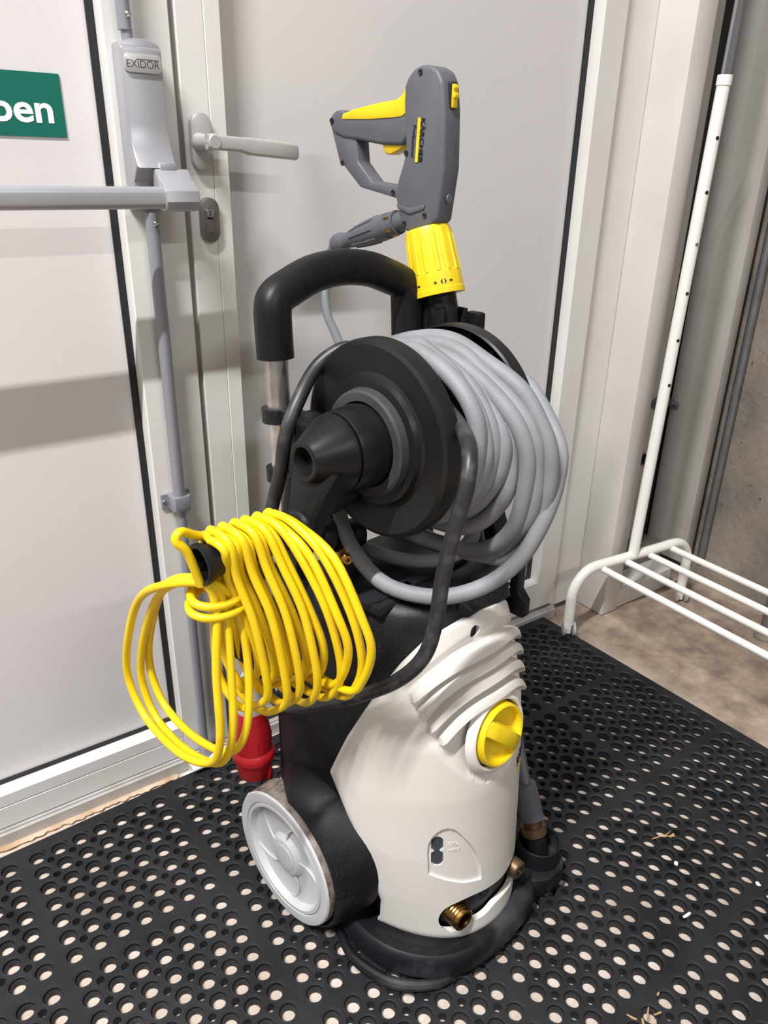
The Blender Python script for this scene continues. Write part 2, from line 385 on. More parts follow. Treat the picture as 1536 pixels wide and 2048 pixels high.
# ---- right leaf
d2 = root('door_2', (.89, YF, .041), kind='structure', label='off-white right door leaf with lever handle behind the washer')
Z2 = .041
link('panel', *box((.507, YP, .11), (1.2765, YP+.02, 2.02)), 'door_shaded', d2)
link('stile', *join(box((.4445, YF, Z2), (.4841, YF+.055, ZT), .001, 1), box((.4843, YF-.0008, Z2), (.5085, YF+.055, ZT), .001, 1)), 'frame', d2)
link('stile', *box((1.2765, YF, Z2), (1.3405, YF+.055, ZT), .0015, 1), 'frame', d2)
link('rail', *join(box((.5085, YF, .092), (1.2765, YF+.055, .1175), .001, 1), box((.5085, YF+.001, Z2), (1.2765, YF+.055, .092), .001, 1)), 'frame', d2)
link('gap_strip', *box((1.3405, YF+.004, Z2), (1.3425, YF+.05, ZT)), 'gasket', d2)  # dark strip added to deepen the shade in the gap beside the jamb
link('rail', *box((.5085, YF, 2.02), (1.2765, YF+.055, ZT), .001, 1), 'frame', d2)
link('gasket', *join(box((1.2626, YP-gk, .1175), (1.2765, YP, 2.02)), box((.5085, YP-gk, .1175), (1.2626, YP, .126)), box((.5085, YP-gk, .126), (.516, YP, 2.02)), box((.516, YP-gk, 2.012), (1.2626, YP, 2.02))), 'gasket', d2)
link('gap_strip', *box((.4363, YF+.006, Z1), (.4445, YF+.05, ZT)), 'seal', d2)
lh = link('lever_handle', *prism(rrect(.4665, 1.0825, .0315, .074, .0155, 8), 'y', YF-.0105, YF, .002, 2, 40), 'alu', d2); tag(lh, 'brushed aluminium lever on oval rose')
link('lever_neck', *lathe([(0, 0), (0, .0125), (.006, .0115), (.018, .0105), (.052, .0105), (.055, .008), (.055, 0)], (.462, YF-.010, 1.0815), (0, -1, 0), 28), 'alu', lh)
lv = []
for x, zc, yc, w, hgt in ((.452, 1.0815, YF-.058, .011, .019), (.47, 1.081, YF-.058, .012, .0195), (.50, 1.0795, YF-.0575, .012, .0185), (.515, 1.0775, YF-.057, .014, .0225), (.56, 1.0745, YF-.056, .014, .0225), (.588, 1.0725, YF-.055, .0135, .022), (.592, 1.0722, YF-.055, .010, .018)):
    lv.append([(x, yc+a, zc+b) for a, b in rrect(0, 0, w, hgt, .004, 3)])
def loft(rings, caps=True, closed=True):
    n = len(rings[0]); V = [p for r in rings for p in r]; F = []
    for i in range(len(rings)-1):
        for k in range(n if closed else n-1):
            F.append((i*n+k, i*n+(k+1) % n, (i+1)*n+(k+1) % n, (i+1)*n+k))
    if caps: F.append(tuple(range(n))); F.append(tuple(range((len(rings)-1)*n, len(rings)*n)))
    return V, F
link('lever', *loft(lv), 'alu', lh, 50)
es = link('lock_escutcheon', *prism(rrect(.471, .9795, .0295, .0615, .0145, 8), 'y', YF-.008, YF, .0015, 2, 40), 'lock', d2); tag(es, 'dark oval lock plate with key cylinder')
link('cylinder', *join(lathe([(0, 0), (0, .0085), (.001, .0082), (.001, 0)], (.4705, YF-.008, .989), (0, -1, 0), 24), box((.466, YF-.009, .962), (.475, YF-.0075, .985), .0008, 1)), 'lock', es)
link('plug_core', *lathe([(0, 0), (0, .0065), (.0016, .006), (.0016, 0)], (.4705, YF-.009, .989), (0, -1, 0), 20), 'steel', es)
link('keyway', *box((.4697, YF-.0109, .9845), (.4713, YF-.0105, .9925)), 'shadowgap', es, 0)

# ---- threshold, jamb, floor channel
single('trim_1', join(box((-.58, 1.116, 0), (1.343, 1.2, .026), .001, 1), box((-.58, 1.121, .026), (1.343, 1.2, .0295))), 'threshold', (.4, 1.12, 0), kind='structure', label='aluminium threshold under both door leaves')
single('trim_2', box((1.3425, 1.14, .018), (1.4465, 1.26, 2.2), .001, 1), 'frame', (1.39, 1.14, 0), kind='structure', label='off-white fixed jamb between door and column')
ch = [(1.078, .002), (1.108, .002), (1.108, .03), (1.078, .03), (1.078, .027), (1.105, .027), (1.105, .005), (1.078, .005)]
single('trim_3', join(prism(ch, 'x', .345, .425), box((.335, 1.074, .0), (.43, 1.112, .002))), 'rack', (.38, 1.09, 0), kind='structure', label='small white floor channel below the rod of the push bar')
rs = random.Random(11)
sv = [[(x, 1.1085+rs.uniform(-.002, .002), .0), (x, 1.1045+rs.uniform(-.003, .003), .0035+rs.uniform(0, .0025)), (x, 1.111, .005+rs.uniform(0, .002)), (x, 1.1165, .004), (x, 1.1165, 0)] for x in [-.58+.0065*k for k in range(140)]]
single('trim_4', loft(sv), 'sealant', (-.1, 1.11, 0), kind='structure', label='rough sealant bead along the door threshold', smooth=40)
# ---- column built of two posts and a recessed web
co = root('steel_column', (1.63, 1.12, 0), kind='structure', label='off-white steel column with recessed web right of the doors')
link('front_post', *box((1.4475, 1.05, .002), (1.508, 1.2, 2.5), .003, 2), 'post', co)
link('rear_post', *box((1.775, 1.05, .06), (1.812, 1.178, 2.5), .003, 2), 'post_shaded', co)
link('web', *box((1.508, 1.185, .1), (1.727, 1.2, 2.5)), 'post_shaded', co)
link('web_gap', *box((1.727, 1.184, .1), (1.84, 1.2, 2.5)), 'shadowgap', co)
link('plinth', *box((1.508, 1.055, .002), (1.735, 1.12, .058), .002, 1), 'post', co)
link('plinth_block', *box((1.53, 1.12, .0), (1.775, 1.2, .1), .004, 1), 'concrete', co)
for x, z, m_ in ((1.716, .50, 'galv'), (1.768, .496, 'galv'), (1.705, .345, 'darksteel')):
    b_ = link('bolt', *join(lathe([(0, 0), (0, .011), (.016, .011), (.016, 0)], (x, 1.180, z), (0, -1, 0), 6), cyl((x, 1.150, z), (x, 1.182, z), .006, seg=12)), m_, co)
    link('washer', *lathe([(0, 0), (0, .016), (.003, .016), (.003, 0)], (x, 1.183, z), (0, -1, 0), 18), m_, b_)
single('wall_pipe', cyl((1.827, 1.03, .07), (1.827, 1.03, 2.5), .0105), 'galv', (1.827, 1.03, .07), label='thin galvanised pipe running up beside the concrete wall', cat='pipe')

# ================================================================== RUBBER MAT
def build_mat():
    T = .015; PT = .0345; SE = .0425; NM = 7; PER = PT*6+SE
    rot = math.radians(1.75); ex = Vector((math.cos(rot), math.sin(rot), 0)); ey = Vector((-math.sin(rot), math.cos(rot), 0)); og = Vector((.0623, 1.0493, 0))
    xs = []; ys = []
    for mx in range(-2, 5):
        for i in range(NM): xs.append((mx*PER+i*PT, i == 0, i == NM-1))
    for my in range(0, 5):
        for j in range(NM): ys.append((-my*PER-j*PT, j == NM-1, j == 0))   # (pos, seam below, seam above)
    EDGE = .034; V, F, MI = [], [], []
    RC, RL, R8, RS = .0126, .0096, .0162, .0060
    NS = 16; cache = {}
    def octr(a, R): return R*math.cos(PI/8)/math.cos(((a+PI/8) % (PI/4))-PI/8)
    def cell(l, r, b, t, cs):
        key = (round(l, 4), round(r, 4), round(b, 4), round(t, 4), cs)
        if key in cache: return cache[key]
        out = []; small = []
        cn = [(r, t), (-l, t), (-l, -b), (r, -b)]
        mids = [(r, 0), (0, t), (-l, 0), (0, -b)]
        for k in range(4):
            out.append((mids[k], False))
            cx, cy = cn[k]
            if cs[k]:
                st = len(out)
                a0 = [270, 0, 90, 180][k]   # start angle of the arc as seen from the corner
                for q in range(4):
                    a = math.radians(a0-90*q/3) if False else math.radians({0: 270-30*q, 1: 360-30*q, 2: 90-30*q, 3: 180-30*q}[k])
                    out.append(((cx+RS*math.cos(a), cy+RS*math.sin(a)), True))
            else: out.append(((cx, cy), False))
        vs, fs = [], []
        def ring(pts, z):
            s = len(vs); vs.extend([(x, y, z) for x, y in pts]); return list(range(s, s+len(pts)))
        A = [2*PI*i/NS+PI/NS for i in range(NS)]
        o_ = ring([p for p, _ in out], T)
        r8a = ring([(octr(a, R8)*math.cos(a), octr(a, R8)*math.sin(a)) for a in A], T)
        r8b = ring([(octr(a, R8-.0004)*math.cos(a), octr(a, R8-.0004)*math.sin(a)) for a in A], T-.0009)
        rc0 = ring([((RC+.0006)*math.cos(a), (RC+.0006)*math.sin(a)) for a in A], T-.0006)
        rc = ring([(RC*math.cos(a), RC*math.sin(a)) for a in A], T-.0014)
        rcb = ring([(RC*math.cos(a), RC*math.sin(a)) for a in A], T-.0065)
        rl = ring([(RL*math.cos(a), RL*math.sin(a)) for a in A], T-.0068)
        rlb = ring([(RL*math.cos(a), RL*math.sin(a)) for a in A], .0008)
        for a, b2 in ((r8a, r8b), (rc0, rc), (rcb, rl), (r8b, rc0), (rc, rcb), (rl, rlb)):
            for i in range(NS): fs.append((a[i], a[(i+1) % NS], b2[(i+1) % NS], b2[i]))
        # zip outer loop with octagon by angle
        oa = [math.atan2(p[1], p[0]) % (2*PI) for p, _ in out]
        n0 = len(out); i = j = 0
        # start both near angle 0
        j = NS-1
        ia = lambda i: oa[i % n0]+2*PI*(i//n0)
        ja = lambda j: A[j % NS]+2*PI*(j//NS)-2*PI
        ce = i+n0; je = j+NS
        while i < ce or j < je:
            if j >= je or (i < ce and ia(i+1) <= ja(j+1)):
                fs.append((o_[i % n0], o_[(i+1) % n0], r8a[j % NS])); i += 1
            else:
                fs.append((o_[i % n0], r8a[(j+1) % NS], r8a[j % NS])); j += 1
        # small-hole walls
        low = ring([p for p, _ in out], .0008)
        for k in range(n0):
            if out[k][1] and out[(k+1) % n0][1]: fs.append((o_[k], o_[(k+1) % n0], low[(k+1) % n0], low[k]))
        cache[key] = (vs, fs); return cache[key]
    nx, ny = len(xs), len(ys)
    for i, (x, sl, sr) in enumerate(xs):
        l = SE/2 if sl else PT/2; r = SE/2 if sr else PT/2
        el = i == 0; er = i == nx-1
        if el: l = EDGE
        if er: r = EDGE
        for j, (y, sb, st) in enumerate(ys):
            b = SE/2 if sb else PT/2; t = SE/2 if st else PT/2
            if j == 0: t = EDGE
            if j == ny-1: b = EDGE
            cs = (not (sr or st), not (sl or st), not (sl or sb), not (sr or sb))
            if random.random() < .0: cs = (False,)*4
            vs, fs = cell(l, r, b, t, cs); n = len(V)
            c = og+ex*x+ey*y
            V += [c+ex*p[0]+ey*p[1]+Vector((0, 0, p[2])) for p in vs]; MI.extend([1]*(2*NS)+[0]*(len(fs)-2*NS)); F += [tuple(q+n for q in f) for f in fs]
    # outer skirt
    x0, x1 = xs[0][0]-EDGE, xs[-1][0]+EDGE; y1, y0 = ys[0][0]+EDGE, ys[-1][0]-EDGE
    cs = [(x0, y0), (x1, y0), (x1, y1), (x0, y1)]; n = len(V)
    for z in (T, .0005): V += [og+ex*a+ey*b+Vector((0, 0, z)) for a, b in cs]
    F += [(n+k, n+(k+1) % 4, n+4+(k+1) % 4, n+4+k) for k in range(4)]
    p0 = Vector((.4, .5, 0)); me = bpy.data.meshes.new('rubber_mat')
    me.from_pydata([tuple(v-p0) for v in V], [], F); me.materials.append(M['mat']); me.materials.append(M['mat_worn'])
    me.polygons.foreach_set('material_index', MI+[0]*(len(F)-len(MI))); me.update()
    o = bpy.data.objects.new('rubber_mat', me); COL.objects.link(o); o.location = p0
    return tag(o, 'black rubber ring mat with round drainage holes under the washer', 'mat')
build_mat()
TM = .015

# ================================================================== PRESSURE WASHER
pw = root('pressure_washer', (0, -.05, TM), True, label='cream and black pressure washer with hose reel on rubber mat', cat='pressure washer')
Y0, AX, NE = -.03, .156, 2.15
ZFt = [0, .05, .12, .2, .3, .38, .45, .5, .54, .57, .65]
YFt = [-.25, -.25, -.243, -.236, -.229, -.219, -.203, -.190, -.178, -.168, -.14]
AXt = [.140, .142, .150, .156, .157, .156, .150, .138, .124, .112, .09]
def interp(z, X, Y):
    if z <= X[0]: return Y[0]
    for i in range(len(X)-1):
        if z <= X[i+1]:
            t = (z-X[i])/(X[i+1]-X[i]); return Y[i]*(1-t)+Y[i+1]*t
    return Y[-1]
def plan(t, z, off=0.):
    """front curve: t in -pi/2..pi/2 (left..right)"""
    a = interp(z, ZFt, AXt)+off; b = Y0-interp(z, ZFt, YFt)+off
    s, c = math.sin(t), math.cos(t)
    return Vector((a*math.copysign(abs(s)**(2/NE), s), Y0-b*abs(c)**(2/NE), z))
def surf_x(x, z, off=0.):
    a = interp(z, ZFt, AXt)+off; b = Y0-interp(z, ZFt, YFt)+off
    x = max(-a*.999, min(a*.999, x))
    return Vector((x, Y0-b*(1-abs(x/a)**NE)**(1/NE), z))
def surf_n(x, z):
    p, q = surf_x(x-.002, z), surf_x(x+.002, z); t = (q-p).normalized()
    return Vector((t.y, -t.x, 0)).normalized()

# chassis shell (black)
rings = []
for z, da, yb in ((.036, -.030, .06), (.045, -.016, .068), (.09, -.0105, .072), (.2, -.0105, .074), (.33, -.0105, .078), (.345, -.0095, .081), (.36, -.0105, .078), (.42, -.0105, .076), (.48, -.0105, .072), (.53, -.0100, .066), (.546, -.010, .058), (.556, -.016, .052), (.560, -.026, .045)):
    r = [plan(-PI/2+PI*i/36, z, da) for i in range(37)]
    xl, xr = r[0].x, r[-1].x
    r = [Vector((xl+.012, yb, z)), Vector((xl, yb-.014, z))]+r+[Vector((xr, yb-.014, z)), Vector((xr-.012, yb, z))]
    rings.append(r)
link('chassis', *loft(rings), 'black', pw, 28)
# rear skirt / wheel fenders: partial ring round each wheel
for s in (-1, 1):
    pr = [(.130, .1095), (.187, .1095), (.1905, .1115), (.1900, .1160), (.1850, .1230), (.1760, .1305), (.1640, .1375), (.1500, .1440), (.130, .1500)]
    # lathe about x axis through wheel centre; a measured from +z towards ...
    a0, a1 = (math.radians(-27), math.radians(160))
    V, F = [], []; seg = 36
    for i in range(seg+1):
        a = a0+(a1-a0)*i/seg
        fade = 1.0
        for x, r in pr:
            q_ = i/seg; f_ = min(1, .45+q_*2.2) if q_ < .45 else max(.42, 1-(q_-.45)*1.9)
            rr = .1095+(r-.1095)*f_
            g_ = min(1, .35+i/seg*4)
            V.append((s*(.140+(x-.140)*g_ if x > .14 else x), -rr*math.sin(a), TM+.1065+rr*math.cos(a)))
    n = len(pr)
    for i in range(seg):
        for k in range(n): F.append((i*n+k, i*n+(k+1) % n, (i+1)*n+(k+1) % n, (i+1)*n+k))
    F += [tuple(range(n)), tuple(range(seg*n, seg*n+n))]
    V = [(x, y, max(z, TM+.012)) for x, y, z in V]
    link('wheel_fender', V, F, 'black', pw, 50)
link('axle', *cyl((-.19, 0, TM+.1065), (.19, 0, TM+.1065), .009), 'darksteel', pw)
# wheels
def wheel(side):
    x0 = -.2 if side < 0 else .2
    ax = (-side, 0, 0)     # inward
    c = (x0, 0, TM+.1065)
    w = link('wheel', *lathe([(.043, .06), (.043, .103), (.040, .1062), (.010, .1062), (.003, .1055)], c, ax, 64), 'tyre', pw)
    face = [(.003, .1055), (.0004, .1035), (0, .1015), (.0006, .0895), (.0030, .0885), (.0030, .0878), (.0008, .0868), (.0008, .0820), (.0030, .0805), (.0105, .0775), (.0135, .060), (.0125, .036), (.0085, .0315), (.0060, .0295), (.0050, .0270), (.0050, 0)]
    rm = link('wheel_rim', *lathe(face, c, ax, 64), 'wheel', w)
    for k in range(5):
        a0 = 2*PI*k/5+.35; P = []
        for i in range(7):
            t = i/6; r = .029+t*.053; a = a0+.55*t*t
            P.append((x0-side*(.0078+.0040*math.sin(PI*t*.62+.35)), r*math.cos(a), TM+.1065+r*math.sin(a)))
        V, F = tube(P, .002, 8, 4, rr=lambda t: .0016+.0006*t)
        link('spoke', V, F, 'wheel', w)
    link('hub_cap', *lathe([(.0052, .021), (.0042, .0205), (.0038, .018), (.0038, 0)], c, ax, 32), 'wheel', w)
wheel(-1); wheel(1)
# bumper
bp = [(-.150, -.075), (-.160, -.105), (-.160, -.15), (-.147, -.192), (-.119, -.231), (-.08, -.2555), (-.03, -.266), (.03, -.266), (.08, -.2555), (.119, -.231), (.147, -.192), (.160, -.15), (.160, -.105), (.150, -.075)]
path = catmull([Vector((x, y, 0)) for x, y in bp], 4)
prof = [(-.024, .050), (-.016, .054), (-.006, .0555), (-.001, .052), (.002, .044), (.006, .030), (.006, .026), (.003, .0235), (-.024, .0235)]
rings = []
for i, p in enumerate(path):
    t = (path[min(i+1, len(path)-1)]-path[max(i-1, 0)]).normalized(); nv = Vector((t.y, -t.x, 0))
    rings.append([p+nv*o+Vector((0, 0, z+.003)) for o, z in prof])
link('bumper', *loft(rings), 'black_scuff', pw, 40)
link('base_plate', *prism([(x*.95, y*.95) for x, y in bp]+[(.14, .05), (-.14, .05)], 'z', TM+.008, .05), 'black', pw)
lip = [(-.163, -.085), (-.176, -.118), (-.178, -.15), (-.168, -.19), (-.150, -.218), (-.12, -.243), (-.095, -.253)]
link('rubber_lip', *tube([(x, y, TM+.0085) for x, y in lip], .008, 10, 6, rr=lambda t: .003+.0052*math.sin(PI*min(1, max(0, t)))**.5), 'black_scuff', pw)
# front cover ------------------------------------------------------------
EZ = [.050, .055, .10, .155, .227, .265, .299, .335, .371, .41, .445, .493, .521, .541, .5446]
EY = [-.130, -.134, -.138, -.121, -.095, -.076, -.058, -.072, -.086, -.103, -.119, -.140, -.155, -.1735, -.1766]
ZONE = [(-.112, .466), (-.108, .439), (-.095, .400), (-.080, .369), (-.056, .337), (-.025, .314), (0, .309)]
def zone_depth(x, z):
    x = -abs(x)
    if z < .309: return 0.
    # boundary x at this z
    pts = sorted(ZONE, key=lambda p: p[1]); bx = interp(z, [p[1] for p in pts], [p[0] for p in pts])
    zt = .527-.060*(abs(x)/.112)**2.4
    if z > .466: bx = -.112
    d = min((x-bx), max(0, zt-z)*.5)
    t = max(0, min(1, d/.007)); return .0068*t*t*(3-2*t)
NZ, NT = 110, 96
outer, inner = [], []
for i in range(NZ+1):
    z = .050+(.5446-.050)*(i/NZ)**.92
    b = Y0-interp(z, ZFt, YFt); ye = interp(z, EZ, EY)
    c = max(0, min(1, (Y0-ye)/b))**(NE/2); te = math.acos(min(.9999, c))
    ro, ri = [], []
    for j in range(NT+1):
        # even spacing in arc
        t = -te+2*te*j/NT
        p = plan(t, z)
        edge = min(j, NT-j, i*1.5, (NZ-i)*1.5)
        rnd = .003*max(0, 1-edge/2.0)**2
        nrm = surf_n(p.x, z) if abs(p.x) < .15 else Vector((math.copysign(1, p.x), -.25, 0)).normalized()
        ro.append(p-nrm*(zone_depth(p.x, z)+rnd)); ri.append(plan(t, z, -.0085))
    outer.append(ro); inner.append(ri)
W = NT+1; V = [p for r in outer for p in r]+[p for r in inner for p in r]; K = (NZ+1)*W; F = []
for i in range(NZ):
    for j in range(NT):
        a = i*W+j; F.append((a, a+1, a+1+W, a+W)); F.append((K+a, K+a+W, K+a+1+W, K+a+1))
for j in range(NT):
    F.append((j, K+j, K+j+1, j+1)); a = NZ*W+j; F.append((a, a+1, K+a+1, K+a))
for i in range(NZ):
    a = i*W; F.append((a, a+W, K+a+W, K+a)); a = i*W+NT; F.append((a, K+a, K+a+W, a+W))
cover = link('front_cover', V, F, 'cream', pw, 35)
def ext_y(poly, y_in, y_out):   # cutter prism along y, poly in (x,z)
    return prism(poly, 'y', y_out, y_in)
cutters = []
def cutter(vf):
    off = ORIG[pw.name]; me = bpy.data.meshes.new('cut'); me.from_pydata([tuple(Vector(v)-off) for v in vf[0]], [], vf[1])
    bm = bmesh.new(); bm.from_mesh(me); bmesh.ops.recalc_face_normals(bm, faces=bm.faces); bm.to_mesh(me); bm.free()
    o = bpy.data.objects.new('cut', me); COL.objects.link(o); o.parent = pw; cutters.append(o)
    md = cover.modifiers.new('b', 'BOOLEAN'); md.object = o; md.operation = 'DIFFERENCE'; md.solver = 'EXACT'
slot = [(v.x, v.z) for v in catmull([Vector((x, 0, z)) for x, z in [(-.086, .094), (-.081, .110), (-.069, .120), (-.05, .126), (-.031, .1265), (-.008, .1245), (.014, .123), (.045, .126), (.068, .124), (.080, .112), (.080, .090), (.068, .078), (.045, .080), (.021, .085), (-.003, .086), (-.018, .081), (-.032, .078), (-.046, .078), (-.058, .068), (-.075, .067), (-.084, .080)]], 4, True)]
cutter(prism(slot, 'y', -.3, -.15))
# oil panel: shallow recess that follows the cover (built with offset surface)
opan = [(-.098, .178), (-.0995, .218), (-.0985, .232), (-.0955, .243), (-.0905, .252), (-.0845, .2570), (-.0780, .2580), (-.0710, .2545), (-.063, .245), (-.049, .222), (-.038, .198), (-.032, .174), (-.030, .149), (-.058, .155), (-.082, .167)]
def surf_prism(poly, o_in, o_out, sub=6):
    P = []
    n = len(poly)
    for i in range(n):
        a, b = poly[i], poly[(i+1) % n]
        for k in range(sub): P.append((a[0]+(b[0]-a[0])*k/sub, a[1]+(b[1]-a[1])*k/sub))
    cx = sum(p[0] for p in P)/len(P); cz = sum(p[1] for p in P)/len(P)
    V, F = [], []; L_ = 5; n = len(P)
    for o_ in (o_in, o_out):
        for k in range(L_):
            f = 1-k/L_
            for x, z in P:
                x2, z2 = cx+(x-cx)*f, cz+(z-cz)*f
                V.append(surf_x(x2, z2)+surf_n(x2, z2)*o_)
        V.append(surf_x(cx, cz)+surf_n(cx, cz)*o_)
    S = L_*n+1
    for s in (0, S):
        for k in range(L_-1):
            for i in range(n): F.append((s+k*n+i, s+k*n+(i+1) % n, s+(k+1)*n+(i+1) % n, s+(k+1)*n+i))
        for i in range(n): F.append((s+(L_-1)*n+i, s+(L_-1)*n+(i+1) % n, s+L_*n))
    for i in range(n): F.append((i, (i+1) % n, S+(i+1) % n, S+i))
    return V, F
cutter(surf_prism(opan, -.0034, .01))
win = [(-.0955, .236), (-.0925, .2405), (-.0885, .2420), (-.0850, .2400), (-.0825, .2360), (-.0825, .2205), (-.0862, .2165), (-.0825, .2130), (-.0825, .1960), (-.0850, .1915), (-.0885, .1900), (-.0925, .1915), (-.0955, .1955), (-.0955, .2130), (-.0925, .2165), (-.0955, .2200)]
cutter(surf_prism(win, -.02, .01, 2))
cutter(lathe([(-.02, 0), (-.02, .0088), (.02, .0088), (.02, 0)], surf_x(-.016, .524), surf_n(-.016, .524), 20))
dg = bpy.context.evaluated_depsgraph_get()
me2 = bpy.data.meshes.new_from_object(cover.evaluated_get(dg)); cover.modifiers.clear(); cover.data = me2
me2.polygons.foreach_set('use_smooth', [True]*len(me2.polygons)); me2.set_sharp_from_angle(angle=math.radians(35))
for o in cutters: bpy.data.objects.remove(o)
link('oil_window', *surf_prism([(-.098, .186), (-.098, .246), (-.080, .246), (-.080, .186)], -.0082, -.0055, 3), 'oil', cover)
link('cover_screw', *lathe([(0, 0), (0, .0080), (.0015, .0072), (.0015, 0)], surf_x(-.016, .524, -.0095), surf_n(-.016, .524), 18), 'darksteel', cover)
def on_surf(x0, z0, d0): return lambda u, v, d: surf_x(x0+u, z0+v)+surf_n(x0+u, z0+v)*(d0+d)
link('oil_lettering', *text_on('OIL', on_surf(-.0770, .2245, -.0034), .0125, .0052, .0007, 0), 'cream', cover, 0)
link('oil_lettering', *text_on('MIN', on_surf(-.0770, .2125, -.0034), .0135, .0052, .0007, 0), 'cream', cover, 0)
bd = link('badge_lettering', *text_on('KÄRCHER', on_surf(.050, .291, .0), .072, .019, .0008, .02), 'ink', cover, 0)
link('badge_line', *surf_prism([(.050, .281), (.122, .281), (.122, .286), (.050, .286)], -.001, .0008, 8), 'yellow', cover, 0)
# cooling louvres
for zc, D, xe in ((.496, .049, .107), (.4765, .049, .102), (.4555, .049, .095), (.4315, .043, .085)):
    pr = [(-.0095, .0108), (.0030, .0106), (.0072, .0094), (.0088, .0070), (.0098, -.0002), (.0090, -.0014), (-.0095, -.0014)]
    rings = []; N_ = 44
    for i in range(N_+1):
        x = xe*(-1+2*i/N_); zz = zc-D*abs(x/xe)**3
        e = min(i, N_-i)/N_; k = min(1, (e/.035)**.5) if e < .035 else 1
        n_ = surf_n(x, zz)
        rings.append([surf_x(x, zz+dz)+n_*(o_ if o_ < -.005 else -.0062+(o_+.0062)*k) for o_, dz in pr])
    link('louvre', *loft(rings), 'cream', cover, 24)
# pressure knob
kn = (surf_n(0, .377)+Vector((0, 0, .16))).normalized(); kc = surf_x(0, .378)-kn*.007
link('knob_collar', *lathe([(0, .058), (.006, .0555), (.0095, .052), (.0105, .0495), (.0095, .0475), (.004, .0465), (.001, .0465)], kc, kn, 56), 'cream', cover)
link('knob_shadow_ring', *lathe([(0, 0), (.0015, .001), (.0015, .047), (0, .047)], kc, kn, 40), 'shadowgap', cover)
kb = link('pressure_knob', *lathe([(.002, .0), (.002, .044), (.011, .0435), (.0155, .0425), (.017, .0405), (.0162, .038), (.008, .0345), (.006, .03), (.006, .0)], kc, kn, 56), 'yellow', pw)
tg = Vector((1, 0, 0)); ux = (tg-kn*tg.dot(kn)).normalized(); uz = kn.cross(ux)
if uz.z < 0: uz = -uz
da = math.radians(-42); gx = ux*math.cos(da)+uz*math.sin(da); gy = -ux*math.sin(da)+uz*math.cos(da)
rings = []
for t, w, h in ((-.040, .007, .016), (-.036, .012, .019), (-.02, .0125, .0225), (0, .0118, .024), (.02, .0125, .0225), (.036, .012, .019), (.040, .007, .016)):
    rings.append([kc+gx*t+gy*(w*a)+kn*(.004+(h-.004)*b) for a, b in ((-1.25, 0), (-1.02, .55), (-.80, .92), (-.5, 1), (.5, 1), (.80, .92), (1.02, .55), (1.25, 0))])
link('knob_grip', *loft(rings), 'yellow', kb, 45)
# water fittings in the slot
def fitting(p, n, r, L_, material):
    p = Vector(p); n = Vector(n).normalized()
    pr = [(0, 0), (0, r*.9)]
    for k in range(5):
        t = L_*.30+L_*.6*k/5; pr += [(t, r), (t+L_*.05, r*.94), (t+L_*.09, r)]
    pr += [(L_*.97, r*.97), (L_, r*.90), (L_, r*.68), (L_*.55, r*.60), (L_*.55, 0)]
    return lathe(pr, p, n, 32)
link('water_inlet', *fitting((-.061, -.200, .096), (-.10, -1, .04), .0168, .040, 'brass'), 'brass', pw)
hx = Vector((.052, -.195, .107)); hn = Vector((.0, -1, -.02)).normalized()
ho = link('pressure_outlet', *lathe([(0, 0), (0, .015), (.03, .015), (.03, .0125), (.034, .0125), (.036, .015), (.050, .0145), (.052, .012), (.052, .007), (.048, .0065), (.048, .004), (.052, .0035), (.052, 0)], hx, hn, 30), 'brass_dull', pw)
link('outlet_block', *box((.022, -.232, .097), (.045, -.20, .119), .003), 'brass_dull', ho)
link('bypass_valve', *lathe([(0, 0), (0, .017), (.012, .017), (.016, .013), (.016, .006), (.02, .005), (.02, 0)], (-.016, -.218, .108), (-.2, -1, .2), 26), 'collar', pw)
# deck on top --------------------------------------------------------------
hood = []
for y, x0, x1, z in ((-.172, -.02, .066, .550), (-.160, -.03, .078, .563), (-.140, -.032, .092, .5685), (-.110, -.032, .10, .567), (-.092, -.03, .10, .556)):
    hood.append([Vector((x0, y, .54)), Vector((x0+.006, y, z-.003)), Vector((x0+.012, y, z)), Vector((x1-.014, y, z)), Vector((x1-.005, y, z-.004)), Vector((x1, y, .54))])
link('deck_hood', *loft(hood), 'black', pw, 32)
link('deck_tray', *join(prism(rrect(-.02, -.03, .20, .13, .02), 'z', .555, .566, .003), box((-.112, -.105, .548), (-.055, -.06, .5625), .004), box((-.05, -.135, .55), (-.038, -.08, .566), .003)), 'black', pw)
sw = link('swivel_joint', *lathe([(0, 0), (0, .017), (.012, .019)]+[q for k in range(5) for q in ((.014+k*.007, .023), (.017+k*.007, .023), (.0175+k*.007, .020), (.0205+k*.007, .020))]+[(.052, .022), (.064, .022), (.066, .018), (.066, 0)], (-.095, .03, .606), (1, -.15, -.2), 30), 'black', pw)
bn = link('brass_elbow', *join(lathe([(0, 0), (0, .013), (.012, .013), (.012, .009), (.016, .009), (.016, 0)], (-.078, -.004, .588), (-.5, -.75, .12), 6), lathe([(.016, 0), (.016, .0085), (.024, .008), (.026, .006), (.026, .003), (.02, .003), (.02, 0)], (-.078, -.004, .588), (-.5, -.75, .12), 20)), 'brass', pw)
link('elbow_pipe', *tube([(-.074, .002, .588), (-.06, .02, .59), (-.055, .03, .604)], .009, 12, 5), 'brass_dull', bn)
link('side_hook', *prism([(-.150, .465), (-.118, .465), (-.112, .478), (-.112, .492), (-.122, .505), (-.122, .56), (-.137, .56), (-.137, .505), (-.150, .492)], 'x', .132, .150, .003), 'black', pw)
